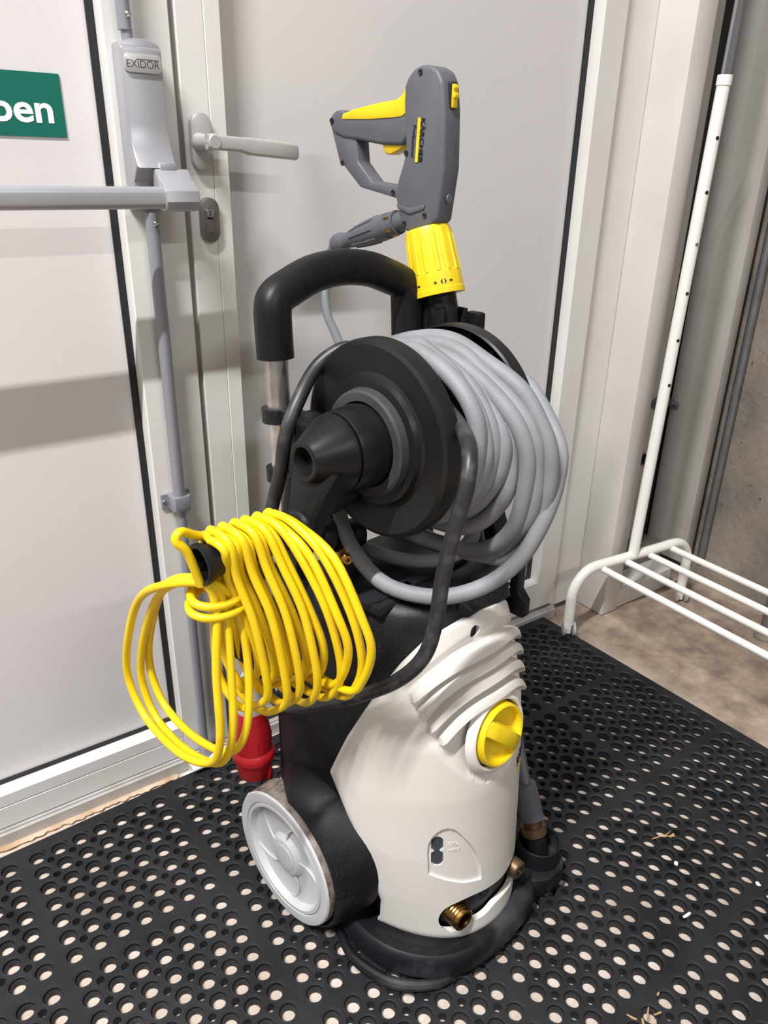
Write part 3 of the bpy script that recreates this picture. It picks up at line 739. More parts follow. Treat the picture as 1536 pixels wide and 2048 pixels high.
# handle -------------------------------------------------------------------
def tube_pt(s, z): return Vector((s*.1155, .0815+(z-.84)*.055, z))
for s in (-1, 1):
    link('handle_tube', *cyl(tube_pt(s, .16), tube_pt(s, .85), .0152), 'tube_alu', pw)
    link('tube_foot', *box((s*.1155-.022, .03, .12), (s*.1155+.022, .085, .56 if s < 0 else .60), .006), 'black', pw)
gp = [tube_pt(-1, .838), tube_pt(-1, .875), tube_pt(-1, .896)+Vector((.001, 0, 0)), Vector((-.107, .087, .909)), Vector((-.082, .089, .920)), Vector((-.045, .091, .932)), Vector((0, .092, .9365)), Vector((.045, .091, .932)), Vector((.082, .089, .920)), Vector((.107, .087, .909)), tube_pt(1, .896)-Vector((.001, 0, 0)), tube_pt(1, .875), tube_pt(1, .838)]
gpath = catmull(gp, 6); rings = []
N_ = len(gpath)
for i, p in enumerate(gpath):
    t = (gpath[min(i+1, N_-1)]-gpath[max(i-1, 0)]).normalized(); w = Vector((0, 1, .05)).normalized(); w = (w-t*w.dot(t)).normalized(); u = t.cross(w)
    rings.append([p+u*(a*.0225)+w*(b*.0225) for a, b in rrect(0, 0, 2, 1.9, .85, 4)])
gr = link('handle_grip', *loft(rings), 'black_smooth', pw, 40)
for x in (-.075, .005, .085):
    i = min(range(N_), key=lambda k: abs(gpath[k].x-x)+(0 if gpath[k].z > .9 else 1)); p = gpath[i]; t = (gpath[i+1]-gpath[i-1]).normalized()
    link('grip_seam', *lathe([(-.0006, .0), (-.0006, .0228), (.0006, .0228), (.0006, 0)], p, t, 28), 'black_smooth', gr)
# reel ---------------------------------------------------------------------
RYc, RZc = -.061, .760
rc = (0, RYc, RZc); XN = (-1, 0, 0)
reel = link('hose_reel', *lathe([(-.07, .0), (-.07, .062), (.07, .062), (.07, 0)], rc, XN, 48), 'reelblack', pw)
tag(reel, 'black hose reel with crank')
link('outer_flange', *lathe([(.060, .055), (.060, .1165), (.063, .1195), (.078, .1195), (.084, .1175), (.0865, .113), (.0835, .100), (.0815, .082), (.0835, .078), (.0895, .075), (.0895, .05)], rc, XN, 96), 'reelblack', reel)
fl2 = link('inner_flange', *lathe([(-.070, .05), (-.070, .108), (-.064, .1145), (-.056, .1150), (-.054, .1170), (-.056, .1195), (-.074, .1195), (-.076, .117), (-.076, .05)], rc, XN, 96), 'reelblack', reel)
for k in range(18):
    a = 2*PI*k/18
    ca, sa = math.cos(a), math.sin(a); tv = Vector((0, -sa, ca))*.0012
    c1 = Vector((.070, RYc+.066*ca, RZc+.066*sa)); c2 = Vector((.070, RYc+.113*ca, RZc+.113*sa))
    c3 = c2+Vector((-.012, 0, 0)); c4 = c1+Vector((-.003, 0, 0))
    V = [c1-tv, c2-tv, c3-tv, c4-tv, c1+tv, c2+tv, c3+tv, c4+tv]
    link('flange_rib', V, [(0, 1, 2, 3), (4, 7, 6, 5), (0, 4, 5, 1), (1, 5, 6, 2), (2, 6, 7, 3), (3, 7, 4, 0)], 'reelblack', reel)
link('bearing_collar', *lathe([(.0885, .0655), (.0985, .0635), (.1005, .0605), (.1005, .051), (.094, .050)], rc, XN, 64), 'collar', reel)
link('bearing_housing', *lathe([(.090, .0), (.090, .0470), (.104, .0490), (.136, .0465), (.139, .0450), (.139, 0)], rc, XN, 56), 'reelblack', reel)
cr = link('crank', *lathe([(.1405, 0), (.1405, .0440), (.143, .0452), (.150, .0435), (.1835, .0245), (.187, .0228), (.1882, .0205), (.1872, .0165), (.1800, .0145), (.172, .0140), (.172, 0)], rc, XN, 56), 'reelblack', reel)
HZ = .682
armp = []
for t, zc, hw, xa, xb in ((0, RZc-.010, .036, -.146, -.172), (.25, RZc-.034, .030, -.152, -.185), (.6, RZc-.056, .0245, -.166, -.193), (.85, HZ+.006, .0225, -.176, -.197), (1, HZ-.014, .0205, -.180, -.199), (1.1, HZ-.0225, .012, -.182, -.197)):
    armp.append([Vector((x, RYc+.001+y*hw, zc)) for x, y in ((xa, -1), (xb+.004, -1), (xb, -.82), (xb, .82), (xb+.004, 1), (xa, 1))])
link('crank_arm', *loft(armp), 'reelblack', reel, 35)
hd = link('crank_handle', *lathe([(.19, 0), (.19, .021), (.196, .0215), (.199, .0185), (.204, .0175), (.300, .0175), (.312, .0195), (.320, .0225), (.3245, .0225), (.326, .0205), (.324, .0175), (.305, .0160), (.300, 0)], (0, RYc, HZ), XN, 36), 'black_smooth', reel)
# brackets that carry the reel on the handle tubes
for s in (-1, 1):
    xa, xb = (s*.140, s*.102)
    yt = .09
    bk = link('reel_bracket', *prism([(-.060, .735), (-.050, .778), (.026, .784), (.034, .780), (.036, .722), (.030, .705), (-.02, .66), (-.055, .69)], 'x', min(xa, xb), max(xa, xb), .005), 'black', pw)
    for z in (.768, .690):
        link('tube_clamp', *lathe([(-.009, .016), (-.009, .0225), (.009, .0225), (.009, .016)], tube_pt(s, z), (0, .055, 1), 28, closed_prof=True), 'black', bk)
    link('bracket_strut', *box((s*.1155-.012, .030, .757), (s*.1155+.012, .066, .779), .002), 'black', bk)
    link('bracket_strut', *box((s*.1155-.012, .026, .682), (s*.1155+.012, .062, .698), .002), 'black', bk)
    link('bracket_leg', *prism([(-.05, .72), (-.07, .64), (-.10, .55), (-.13, .55), (-.085, .66), (-.02, .72)] if s > 0 else [(.0, .70), (.02, .62), (.03, .55), (.06, .55), (.055, .64), (.045, .70)], 'x', min(xa, xb)+.004, max(xa, xb)-.004, .004), 'black', bk)
# gun holder on the handle
gh = link('gun_holder', *join(box((.128, .026, .842), (.133, .082, .884), .002), box((.168, .020, .842), (.173, .085, .878), .002), box((.128, .078, .842), (.173, .086, .884), .002), box((.115, .082, .835), (.14, .094, .88), .003), box((.133, .030, .848), (.168, .034, .852), .001)), 'black', pw)
link('holder_frame', *join(box((.1265, .024, .879), (.1295, .060, .8855), .0015), box((.1265, .024, .842), (.1295, .031, .884), .0015), box((.1265, .055, .842), (.1295, .062, .884), .0015)), 'black_smooth', gh)
link('holder_wing', *box((.168, -.004, .842), (.184, .022, .874), .004), 'black', gh)
# lance holder at the front corner
lhd = link('lance_cup', *join(prism([(.075, -.242), (.110, -.267), (.146, -.268), (.168, -.250), (.174, -.208), (.160, -.168), (.09, -.150)], 'z', TM+.008, .058, .006), lathe([(.0, .038), (.03, .036), (.052, .034), (.054, .0325), (.052, .031), (.010, .030), (.008, 0)], (.138, -.223, .034), (0, 0, 1), 36)), 'black_scuff', pw)

# ================================================================== SPRAY GUN (own thing, stands in holder)
sgn = root('spray_gun', (.15, -.2, .1), True, label='grey and yellow trigger spray gun standing upright in holder', cat='spray gun')
trunk = [(.0885, 1.1736), (.0735, 1.172), (.060, 1.1655), (.0515, 1.152), (.0465, 1.12), (.0435, 1.055), (.0525, .990), (.061, .9845), (.1033, .9723), (.1131, .9767), (.1267, 1.0045), (.1323, 1.0207), (.1279, 1.0369), (.1167, 1.0634), (.1145, 1.0755), (.1162, 1.1159), (.119, 1.1504), (.113, 1.1613), (.102, 1.1701)]
GX0, GX1 = .133, .167
link('gun_body', *prism(trunk, 'x', GX0, GX1, .006, 3, 12), 'gun', sgn, 40)
handle = [(.110, 1.1495), (.119, 1.139), (.1449, 1.1340), (.1836, 1.1305), (.2185, 1.1262), (.2335, 1.1225), (.2426, 1.1285), (.2596, 1.1279), (.2714, 1.1195), (.2725, 1.1095), (.2615, 1.0980), (.2428, 1.0924), (.2138, 1.0894), (.1628, 1.0827), (.1214, 1.0815), (.105, 1.0991)]
link('gun_grip', *prism(handle, 'x', GX0+.001, GX1-.001, .007, 3, 12), 'gun', sgn, 40)
guard = [(.2725, 1.1095), (.2525, 1.06), (.243, 1.0553), (.2074, 1.0277), (.1355, 1.016), (.122, 1.0172), (.122, 1.0316), (.182, 1.0358), (.2122, 1.0611), (.2158, 1.0903), (.2428, 1.1016)]
link('trigger_guard', *prism(guard, 'x', GX0+.004, GX1-.004, .003, 2, 20), 'gun', sgn, 40)
pad = [(.1176, 1.1485), (.1199, 1.1420), (.1315, 1.1362), (.1557, 1.1345), (.1836, 1.1318), (.2185, 1.1275), (.2396, 1.1228), (.2427, 1.116), (.1833, 1.1144), (.1443, 1.115), (.1228, 1.1158), (.1156, 1.1192)]
link('grip_pad', *prism(pad, 'x', GX0-.0005, GX1+.0005, .002, 2, 20), 'yellow', sgn, 40)
link('trigger', *prism([(.1653, 1.089), (.1194, 1.089), (.1204, 1.0815), (.1294, 1.0772), (.1498, 1.0705), (.1574, 1.0705), (.1631, 1.0774)], 'x', .139, .161, .003), 'yellow', sgn, 40)
for y, z in ((.0893, 1.1649), (.2641, 1.1147), (.2452, 1.0591), (.1385, 1.0228), (.1109, 1.072), (.1106, .9838), (.0728, .9962)):
    dx = .004 if (y, z) in ((.2452, 1.0591), (.1385, 1.0228)) else .0
    link('screw', *lathe([(-.001, 0), (-.001, .0034), (.0012, .0036), (.0012, .0028), (.0004, .0022), (.0004, 0)], (GX0+dx, y, z), (-1, 0, 0), 14), 'print', sgn)
link('stripe', *prism([(.0903, 1.1139), (.0855, 1.1134), (.0889, 1.061), (.0936, 1.0613)], 'x', GX0-.0011, GX0+.001), 'yellow', sgn, 0)
dv = Vector((0, .0035, -.0524)).normalized(); pv = Vector((0, .0524, .0035)).normalized()   # reads downwards, letter tops to the right (-y)
base = Vector((GX0-.0002, .0846, 1.1131))
link('lettering', *text_on('KÄRCHER', lambda u, v, d: base+dv*u-pv*v+Vector((-d-.0006, 0, 0)), .0525, .0088, .0004, .012), 'ink', sgn, 0)
base2 = Vector((GX0-.0002, .0992, 1.1055))
link('lettering', *text_on('Professional', lambda u, v, d: base2+dv*u-pv*v+Vector((-d-.0006, 0, 0)), .0375, .0058, .0004, .0), 'ink', sgn, 0)
link('chevron', *prism([(.1268, 1.0082), (.1006, 1.0042), (.0718, 1.0103), (.0735, 1.0042), (.1001, .9965), (.1224, 1.0021)], 'x', GX0-.0022, GX0+.002, .0012), 'gun', sgn, 40)
lk = link('safety_catch', *prism(rrect(.150, 1.138, .013, .031, .003), 'y', .0455, .053, .0012), 'print', sgn)
link('catch_slider', *join(box((.145, .0435, 1.124), (.155, .050, 1.151), .0015), box((.1455, .0405, 1.135), (.1545, .046, 1.141), .0015), box((.1455, .0415, 1.145), (.1545, .046, 1.1485), .001)), 'yellow', lk)
link('side_button', *lathe([(0, 0), (0, .0058), (.0016, .0052), (.0016, 0)], (.150, .0462, 1.018), (0, -1, 0), 20), 'gun', sgn)
# hose connector at the back of the trunk
cA = Vector((.15, .118, .990)); cB = Vector((.15, .286, .941)); cd = cB-cA
link('hose_connector', *lathe([(0, 0), (0, .0135), (.022, .0135), (.022, .0165), (.038, .0165), (.040, .0170)] + [(.040, .0178), (.058, .0185), (.100, .0160), (.128, .0125), (.136, .0112), (.140, .0125), (.150, .0150), (.160, .0150), (.166, .0125), (.168, .007), (.168, 0)], cA, cd, 32), 'gun', sgn)
cn_ = cd.normalized()
link('brass_nut', *lathe([(.026, .0), (.026, .0178), (.037, .0178), (.037, 0)], cA, cd, 6), 'brass', sgn)
for k in range(8):
    a = 2*PI*k/8; u1 = Vector((1, 0, 0)); w1 = cn_.cross(u1); dr = u1*math.cos(a)+w1*math.sin(a)
    link('connector_rib', *tube([cA+cn_*.062+dr*.0185, cA+cn_*.09+dr*.0172, cA+cn_*.118+dr*.0142], .0013, 6, 3), 'gun', sgn)
# yellow adjustable sleeve
nA = Vector((.15, .083, .9785)); nB = Vector((.15, .0555, .8925)); nd = (nB-nA)
nl = nd.length
def flute(r, a, t):
    k = 1+ (.028 if math.cos(a*14) > .2 else -.02)*(1 if .012 < t < nl-.03 else 0)
    return r*k
nz = link('nozzle_sleeve', *lathe([(0, 0), (0, .0300), (.004, .0315), (.0125, .0320), (.0135, .0322), (nl*.5, .0342), (nl-.0305, .0352), (nl-.0295, .0355), (nl-.008, .0362), (nl-.007, .0372), (nl, .0372), (nl, 0)], nA, nd, 112, rfun=flute), 'yellow', sgn, 25)
nu = nd.normalized(); nu_s = Vector((-1, 0, 0)); nv_s = nu.cross(nu_s)
def wrap(a0, t0, r): return lambda u, v, d: nA+nu*(t0-v)+(nu_s*math.cos(a0+u/r)+nv_s*math.sin(a0+u/r))*(r+d)
sgn_dir = 1 if (nv_s.y < 0) else -1
for a0 in (-.70, .62):
    aa = a0*1.0
    def W2(u, v, d, aa=aa): return wrap(0, nl-.0125, .0362)(sgn_dir*(u+aa*.0362), v, d)
    link('lettering', *text_on('+', lambda u, v, d: W2(u, v, d), .0045, .0045, .0004, .03), 'ink', nz, 0)
    for k, P in ((0, [(.0095, .0025), (.0125, .0065), (.0118, .0025), (.0125, -.0015)]), (1, [(.0180, .0025), (.0150, .0065), (.0157, .0025), (.0150, -.0015)])):
        V = [W2(x, y, .0002) for x, y in P]+[W2(x, y, .0006) for x, y in P]
        link('arrow_mark', V, [(0, 1, 2, 3), (4, 5, 6, 7), (0, 1, 5, 4), (1, 2, 6, 5), (2, 3, 7, 6), (3, 0, 4, 7)], 'ink', nz, 0)
    V = [W2(x, y, .0002) for x, y in ((.0225, .0015), (.027, .0015), (.027, .0035), (.0225, .0035))]+[W2(x, y, .0006) for x, y in ((.0225, .0015), (.027, .0015), (.027, .0035), (.0225, .0035))]
    link('minus_mark', V, [(0, 1, 2, 3), (4, 5, 6, 7), (0, 1, 5, 4), (1, 2, 6, 5), (2, 3, 7, 6), (3, 0, 4, 7)], 'ink', nz, 0)
# lance
lB = Vector((.138, -.223, .060)); lT = nB
ld = (lB-lT).normalized(); LL = (lB-lT).length
link('lance_sleeve', *lathe([(-.004, 0), (-.004, .024), (.02, .0235), (.055, .0185), (.075, .014), (.075, 0)], lT, ld, 24), 'black_smooth', sgn)
link('lance_pipe', *cyl(lT+ld*.05, lT+ld*(LL-.09), .0085), 'galv', sgn)
link('nozzle_guard', *lathe([(LL-.125, .0085), (LL-.123, .0150), (LL-.120, .0165), (LL-.09, .0185), (LL-.064, .0200), (LL-.062, .018), (LL-.062, 0)], lT, ld, 28), 'gun', sgn)
link('nozzle_ring', *lathe([(LL-.062, 0), (LL-.062, .0145), (LL-.050, .0145), (LL-.050, .0195), (LL-.043, .0205), (LL-.036, .0205), (LL-.034, .019), (LL-.034, 0)], lT, ld, 28), 'brass_dull', sgn)
link('nozzle_tip', *lathe([(LL-.034, 0), (LL-.034, .0175), (LL+.004, .0165), (LL+.004, 0)], lT, ld, 28), 'black_smooth', sgn)

# ================================================================== HIGH-PRESSURE HOSE
def turn(front, x, back_y=.03, zb=.70):
    P = [(x, y, z) for y, z in front]
    yb, zl = front[-1]
    # hidden back half, round the drum towards the top
    P += [(x, (yb+back_y)/2-.01, zl-.004), (x, back_y-.01, max(zl+.02, .66)), (x+.004, back_y+.012, zb+.05), (x+.008, back_y-.01, .835)]
    return P
H = []
H += turn([(-.061, .8600), (-.0837, .8615), (-.1354, .8400), (-.1664, .8106), (-.1765, .778), (-.172, .74), (-.155, .70), (-.12, .668)], -.0325)
H += turn([(-.06, .8640), (-.083, .8610), (-.1217, .8424), (-.1583, .8115), (-.1755, .7809), (-.1778, .75), (-.162, .71), (-.125, .675)], -.0205)
H += turn([(-.045, .8600), (-.078, .8565), (-.1338, .8339), (-.1602, .8091), (-.1782, .7795), (-.1787, .7458), (-.1657, .7111), (-.13, .675)], -.0095)
H += turn([(-.035, .8550), (-.0673, .8535), (-.1305, .8365), (-.1573, .8104), (-.1842, .778), (-.1864, .7448), (-.1715, .7094), (-.1484, .6804), (-.11, .66)], .001)
H += turn([(0, .843), (-.0393, .8502), (-.0885, .8467), (-.1387, .824), (-.1722, .8031), (-.1884, .7718), (-.1906, .7175), (-.1744, .6825), (-.1486, .6536), (-.115, .638)], .013)
def back(x, zl): return [(x, -.04, zl-.002), (x-.002, .012, max(zl+.02, .645)), (x-.004, .040, .75), (x-.010, .015, .838)]
H += [(0, -.0659, .8563), (.004, -.1178, .8454), (.009, -.1599, .8229), (.013, -.1927, .7947), (.017, -.2086, .7605), (.02, -.2089, .7191), (.023, -.1971, .6651), (.025, -.1667, .6259), (.025, -.1309, .606), (.024, -.095, .601)]+back(.022, .603)
H += [(.008, -.0306, .8564), (.012, -.0732, .8628), (.016, -.1092, .8566), (.02, -.1452, .8335), (.024, -.1802, .811), (.027, -.2068, .7815), (.03, -.2144, .7489), (.032, -.2125, .6851), (.034, -.1801, .6302), (.034, -.1457, .604), (.032, -.103, .597)]+back(.030, .599)
H += [(.015, -.0064, .8557), (.02, -.0521, .8673), (.024, -.0886, .8667), (.028, -.1271, .8522), (.034, -.1778, .8281), (.038, -.2064, .7948), (.04, -.2243, .7593), (.042, -.225, .7076), (.042, -.2096, .648), (.04, -.178, .610), (.036, -.1446, .600), (.02, -.09, .598), (.01, -.03, .602), (.02, .02, .625), (.05, .035, .68), (.088, .02, .74), (.100, -.03, .80), (.098, -.085, .825)]
H += [(.092, -.1374, .8201), (.086, -.1691, .8027), (.072, -.2134, .7608), (.057, -.2264, .7246), (.04, -.226, .6788), (.018, -.212, .6263), (-.02, -.190, .5951), (-.058, -.152, .5790), (-.083, -.092, .5780), (-.080, -.032, .5945), (-.066, .0155, .6224), (-.052, .04, .66), (-.045, .045, .70), (-.035, .04, .735)]
hs = tube([Vector(p) for p in H], .0102, 12, 5)
H2 = [(-.05, .036, .662), (-.05, .055, .615), (-.042, .035, .585), (-.032, -.01, .5775), (-.018, -.055, .5775), (.004, -.092, .584), (.03, -.115, .600), (.05, -.115, .625), (.055, -.09, .655)]
hs2 = tube([Vector(p) for p in H2], .0098, 12, 6)
hose = single('pressure_hose', join(hs, hs2), 'hose', (0, RYc, .6), True, label='long grey rubber hose wound in loose turns on the reel', cat='hose', smooth=60)
# thin hose from gun to reel
G = [(.15, .279, .943), (.15, .2870, .9353), (.146, .2905, .918), (.141, .2890, .8977), (.13, .2808, .8684), (.11, .2513, .8433), (.09, .2101, .8248), (.06, .1583, .8107), (.035, .11, .806), (.02, .06, .82), (.012, .03, .835)]
single('gun_hose', tube([Vector(p) for p in G], .0068, 10, 6), 'thinhose', (.06, .15, .8), True, label='thin grey hose hanging from the spray gun to the reel', cat='hose', smooth=60)

# ================================================================== BLACK POWER CORD WITH RED PLUG
pc = root('power_cord', (-.1, 0, .6), True, label='black power cord with red industrial plug draped over reel', cat='power cord')
K1 = [(-.06, .093, .42), (-.12, .093, .40), (-.155, .078, .372), (-.1645, .045, .366), (-.165, .0012, .3800), (-.1655, -.0737, .4302), (-.163, -.1377, .4808), (-.150, -.1786, .5165), (-.133, -.2004, .5511), (-.124, -.2081, .596), (-.121, -.2122, .6551), (-.116, -.2195, .7105), (-.106, -.2235, .7544), (-.093, -.2150, .7823), (-.072, -.1920, .7950), (-.0515, -.155, .8050), (-.0515, -.112, .8320), (-.0515, -.065, .8450), (-.0520, -.018, .8450), (-.058, .0150, .8540), (-.088, .0330, .8337), (-.127, .0230, .7996), (-.150, .0200, .7609), (-.1545, .0262, .7162), (-.157, .0466, .6569), (-.157, .0678, .5921), (-.156, .095, .51), (-.156, .122, .43), (-.157, .124, .375)]
link('cord', *tube([Vector(p) for p in K1], .0088, 12, 6), 'cord', pc, 60)
PP = (-.157, .1245, 0)
pl = link('plug', *lathe([(.176, 0), (.176, .0245), (.180, .0265), (.208, .0280), (.212, .0335), (.219, .0345), (.224, .0330), (.228, .0295), (.258, .0285), (.272, .0265), (.290, .0225), (.300, .0215), (.300, 0)], PP, (0, 0, 1), 40), 'red', pc); tag(pl, 'red industrial plug')
link('plug_key', *box((PP[0]+.006, PP[1]-.031, .174), (PP[0]+.013, PP[1]-.022, .198), .0015), 'red', pl)
for k in range(10):
    a = 2*PI*k/10; link('plug_rib', *box((PP[0]+.0282*math.cos(a)-.001, PP[1]+.0282*math.sin(a)-.001, .226), (PP[0]+.0282*math.cos(a)+.001, PP[1]+.0282*math.sin(a)+.001, .257)), 'red', pl)
link('plug_gland', *join(lathe([(.298, 0), (.298, .0215), (.322, .0205), (.326, .0185), (.345, .0170), (.360, .0130), (.366, .0100), (.366, 0)], PP, (0, 0, 1), 12)), 'plug_grey', pl)

# ================================================================== YELLOW EXTENSION CABLE ON CRANK HANDLE
yc = root('extension_cable', (-.26, RYc, .5), True, label='yellow extension cable coiled over the crank handle', cat='cable')
rnd = random.Random(4)
YR = .0048
def teardrop(x, yf, yb, zb, lean, top, tw):
    """one hanging loop: over the handle, wide at the bottom; lean = x drift of the front strand"""
    r = top
    w = max(0, min(1, (-.105-yf)/.07)); d = yf-RYc
    mix = lambda a, b: a*(1-w)+b*w
    return [(x, RYc, HZ+r), (x+.10*lean, RYc-mix(.020, .030), HZ+r*mix(.72, .98)), (x+.3*lean, RYc+d*mix(.52, .66), HZ+mix(-.020, .004)), (x+.62*lean, RYc+d*mix(.84, .96), HZ-mix(.070, .055)),
            (x+.9*lean, yf-mix(0, .004), zb+mix(.065, .075)), (x+lean, yf+mix(.006, .010), zb+.030), (x+lean+tw*.3, yf+.034, zb+.004), (x+lean+tw*.6, (yf+yb)/2+.012, zb-.001),
            (x+lean*.8+tw, yb-.018, zb+.014), (x+lean*.6+tw, yb, zb+.05), (x+lean*.35+tw*.6, RYc+(yb-RYc)*.8, HZ-.07), (x+lean*.1, RYc+.021, HZ+r*.55)]
loops = []
#        x_top   lean    y_front y_back  z_bottom
YL = [(-.309, .038, -.080, -.046, .500), (-.301, .026, -.101, -.034, .478), (-.295, .040, -.088, -.050, .490), (-.287, .030, -.112, -.030, .468), (-.281, .040, -.097, -.040, .490),
      (-.272, .028, -.119, -.018, .476), (-.266, .040, -.110, -.034, .494), (-.259, .030, -.131, -.002, .474), (-.252, .036, -.128, .004, .502),
      (-.245, .034, -.150, .012, .486), (-.238, .026, -.162, .000, .510), (-.230, .030, -.171, .020, .494), (-.222, .016, -.190, .014, .516)]
for k, (x, ln_, yf, yb, zb) in enumerate(YL):
    loops.append(teardrop(x, yf, yb, zb, ln_, .0232+.0052*(k % 2), rnd.uniform(-.016, .016)))
parts = [tube([Vector(p) for p in L_], YR, 10, 5, True) for L_ in loops]
for dx, dz, dy, rx in ((0, 0, 0, 0), (-.012, .006, .012, -.010), (.010, .020, -.006, .012)):
    L_ = [(-.318+dx*.3, -.06, .659), (-.335+dx, -.0137+dy*.3, .642+dz*.3), (-.335+dx, .036+dy, .590+dz), (-.335+dx, .080+dy, .508+dz), (-.333+dx, .092+dy, .45+dz), (-.331+dx, .064+dy*.5, .410+dz), (-.330+dx, -.006, .407+dz*.8), (-.325+rx, -.070+dy*.4, .430+dz*.5), (-.317+rx*1.6, -.088, .48), (-.308+rx*1.8, -.080, .56), (-.304+rx, -.070, .63)]
    parts.append(tube([Vector(p) for p in L_], YR, 10, 6, True))
for z, gx, gy in ((.640, .034, .024), (.628, .037, .026)):
    L_ = [(-.296+gx*math.cos(a), -.052+gy*math.sin(a), z+.006*math.sin(a*1.0+.5)) for a in [2*PI*i/10 for i in range(10)]]
    parts.append(tube([Vector(p) for p in L_], YR, 10, 5, True))
parts.append(tube([Vector(p) for p in [(-.30, -.045, .700), (-.322, -.052, .712), (-.338, -.056, .722), (-.345, -.058, .715), (-.336, -.062, .700), (-.325, -.063, .66)]], YR, 10, 6))
link('cable', *join(*parts), 'cable', yc, 60)
link('cable_plug', *join(prism(rrect(-.262, -.045, .034, .030, .008), 'z', .535, .60, .004), cyl((-.262, -.045, .60), (-.262, -.045, .625), .009, .006)), 'black_smooth', yc)

# ================================================================== CLOTHES RACK
rk = root('clothes_rack', (1.5, .6, 0), label='white tubular clothes rack on casters standing by column', cat='clothes rack')
RR = .0125
def yend(y, sk):
    A_, B_ = Vector((1.288, y+.030*sk, 0)), Vector((1.694, y-.012*sk, 0))
    return A_, B_
ends = [(Vector((1.290, 1.028, 0)), Vector((1.690, .990, 0))), (Vector((1.27, .17, 0)), Vector((1.67, .13, 0)))]
for A_, B_ in ends:
    d = (B_-A_).normalized(); zt = .188
    P = [A_+Vector((0, 0, .045)), A_+Vector((0, 0, .10)), A_+Vector((0, 0, .128)), A_+d*.010+Vector((0, 0, .155)), A_+d*.032+Vector((0, 0, .178)), A_+d*.062+Vector((0, 0, zt))]
    P += [A_+d*.12+Vector((0, 0, zt)), A_+d*.2+Vector((0, 0, zt)), B_-d*.12+Vector((0, 0, zt))]
    P += [B_-d*.062+Vector((0, 0, zt)), B_-d*.032+Vector((0, 0, .178)), B_-d*.010+Vector((0, 0, .155)), B_+Vector((0, 0, .128)), B_+Vector((0, 0, .10)), B_+Vector((0, 0, .045))]
    link('base_frame', *tube(P, RR, 16, 4), 'rack', rk, 60)
    for Q in (A_, B_):
        zb = TM+.0005 if Q is ends[0][0] or Q.y < .5 and Q.x < 1.3 else .0005
        cs = link('caster', *join(lathe([(-.0155, .0), (-.0155, .015), (-.014, .018), (-.0095, .018), (-.0085, .015), (-.0085, 0)], Q+Vector((0, -.004, zb+.018)), (.8, -.6, 0), 24), lathe([(.0085, 0), (.0085, .015), (.0095, .018), (.014, .018), (.0155, .015), (.0155, 0)], Q+Vector((0, -.004, zb+.018)), (.8, -.6, 0), 24)), 'caster', rk)
        link('caster_fork', *prism([(Q.x+.8*a-.6*b*-1*-1, Q.y-.6*a-.8*b) for a, b in ((-.006, -.006), (.006, -.006), (.006, .012), (-.006, .012))], 'z', zb+.007, .05, .0015), 'rack', cs)
    mid = (A_+B_)/2
    pt = Vector((1.478, mid.y, .188)); tp = pt+Vector((.030, 0, 1.03))
    u_ = link('upright', *cyl(pt, tp, .0128), 'rack', rk)
    dirv = (tp-pt).normalized()
    link('upright_collar', *cyl(tp-dirv*.004, tp+dirv*.014, .0145, seg=24), 'rack', u_)
    link('inner_tube', *cyl(tp, tp+dirv*.5, .0092), 'chrome', u_)
    for k in range(6):
        nn = Vector((-.30, -.95, 0)).normalized(); q = pt+dirv*(.434+.1*k)+nn*.0122
        link('locking_button' if k == 3 else 'adjust_hole', *lathe([(0, 0), (0, .0040), (.0010, .0038), (.0022 if k == 3 else .0007, .0020), (.0022 if k == 3 else .0007, 0)], q, nn, 14), 'chrome' if k == 3 else 'print', u_)
    link('screw', *lathe([(0, 0), (0, .0035), (.002, .0025), (.002, 0)], pt+Vector((.012, -.006, .035)), (1, -.6, 0), 12), 'steel', u_)
hb = Vector((1.508+.0145, 0, 1.718))
link('top_rail', *tube([(1.5225, 1.009, 1.705), (1.5225, 1.0, 1.722), (1.5225, .97, 1.728), (1.5225, .6, 1.728), (1.5225, .19, 1.728), (1.5225, .16, 1.722), (1.5225, .15, 1.705)], .0128, 14, 4), 'rack', rk)
for i in range(4):
    x1 = 1.372+.0795*i
    f_ = (x1-1.29)/.4
    ya = 1.028-.038*f_-.008; yb_ = .17-.04*f_+.008
    link('shelf_bar', *cyl((x1, ya, .180), (x1-.018, yb_, .180), .0082), 'rack', rk)

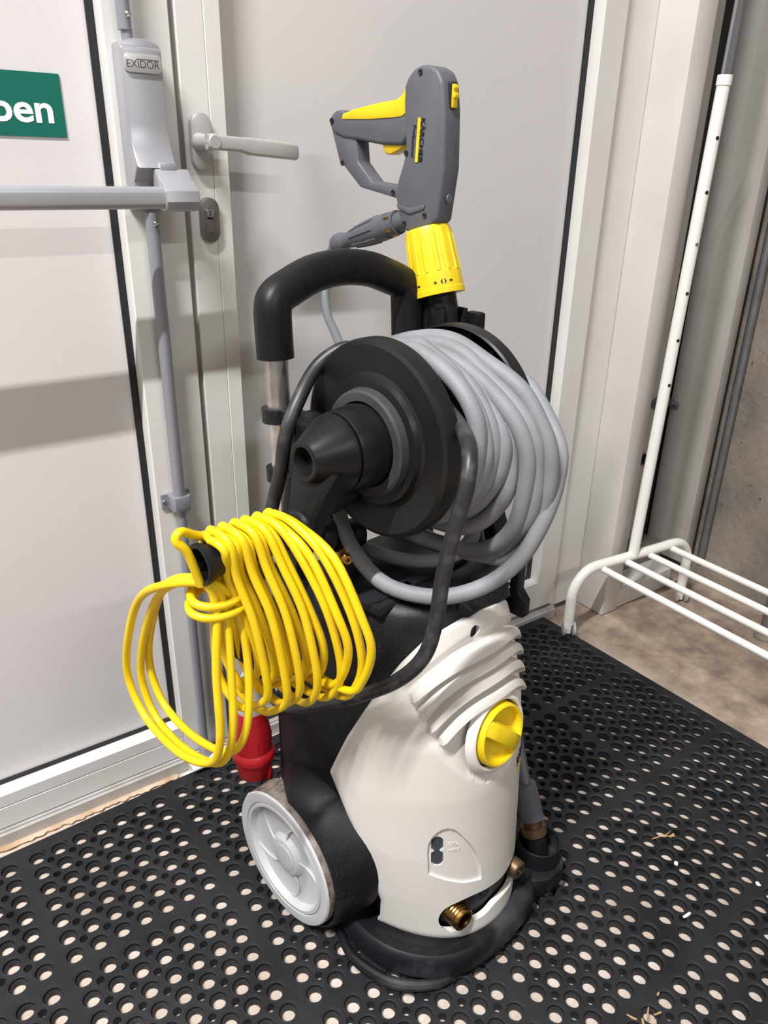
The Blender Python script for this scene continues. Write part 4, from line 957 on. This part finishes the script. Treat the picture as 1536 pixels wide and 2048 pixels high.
# pole standing at the right edge
pp = root('steel_pole', (1.705, .765, 0), label='grey steel pole with splashed foot behind the clothes rack', cat='pole')
link('pole', *cyl((1.712, .757, .012), (1.712, .757, 1.9), .015), 'galv', pp)
link('foot', *lathe([(0, 0), (0, .024), (.006, .024), (.014, .018), (.03, .0165), (.03, 0)], (1.712, .757, .0), (0, 0, 1), 20), 'concrete', pp)

# ================================================================== LITTER ON THE MAT
single('straw_twig', join(tube([(.935, .506, TM+.002), (.953, .499, TM+.004), (.972, .487, TM+.003)], .0009, 6, 4), tube([(.955, .4985, TM+.003), (.966, .497, TM+.005), (.976, .499, TM+.002)], .0007, 6, 4), box((.964, .490, TM), (.976, .4935, TM+.003), .001)), 'straw', (.955, .497, TM), label='bent straw twig lying on the mat right of the washer', cat='twig')
def scrap(name, c, w, l, a, m_, label, cat, grp=None):
    ca, sa = math.cos(a), math.sin(a)
    P = [(c[0]+ca*x-sa*y, c[1]+sa*x+ca*y) for x, y in ((-l, -w), (l*.2, -w*1.1), (l, -w*.7), (l, w*.8), (-.1*l, w), (-l, w*.6))]
    vf = prism(P, 'z', TM+.0002, TM+.0012)
    V = [(x, y, z+.0012*abs(((x-c[0])*ca+(y-c[1])*sa)/l)) for x, y, z in vf[0]]
    single(name, (V, vf[1]), m_, (c[0], c[1], TM), label=label, cat=cat, group=grp, smooth=0)
scrap('paper_scrap', (.8575, .3835), .0022, .008, -.1, 'paper', 'white paper strip lying across a mat hole', 'paper')
scrap('paper_scrap', (.926, .452), .003, .004, .5, 'paper', 'torn white paper speck by the straw twig', 'paper')
scrap('paper_scrap', (1.002, .353), .003, .004, 1.1, 'paper', 'small pale scrap in mat hole near right picture edge', 'paper')
for i, (x, y, l, w, a) in enumerate(((.683, .322, .009, .0011, .55), (.694, .3145, .006, .0013, -.3), (.661, .331, .007, .0012, 2.0), (.668, .318, .005, .0016, .9), (.676, .309, .006, .0014, -.4), (.717, .331, .003, .0015, .2))):
    scrap('leaf_crumb', (x, y), w, l, a, 'leaf', 'tiny dry leaf crumbs scattered on the mat in front of washer', 'leaf', 'leaf crumbs on the mat')
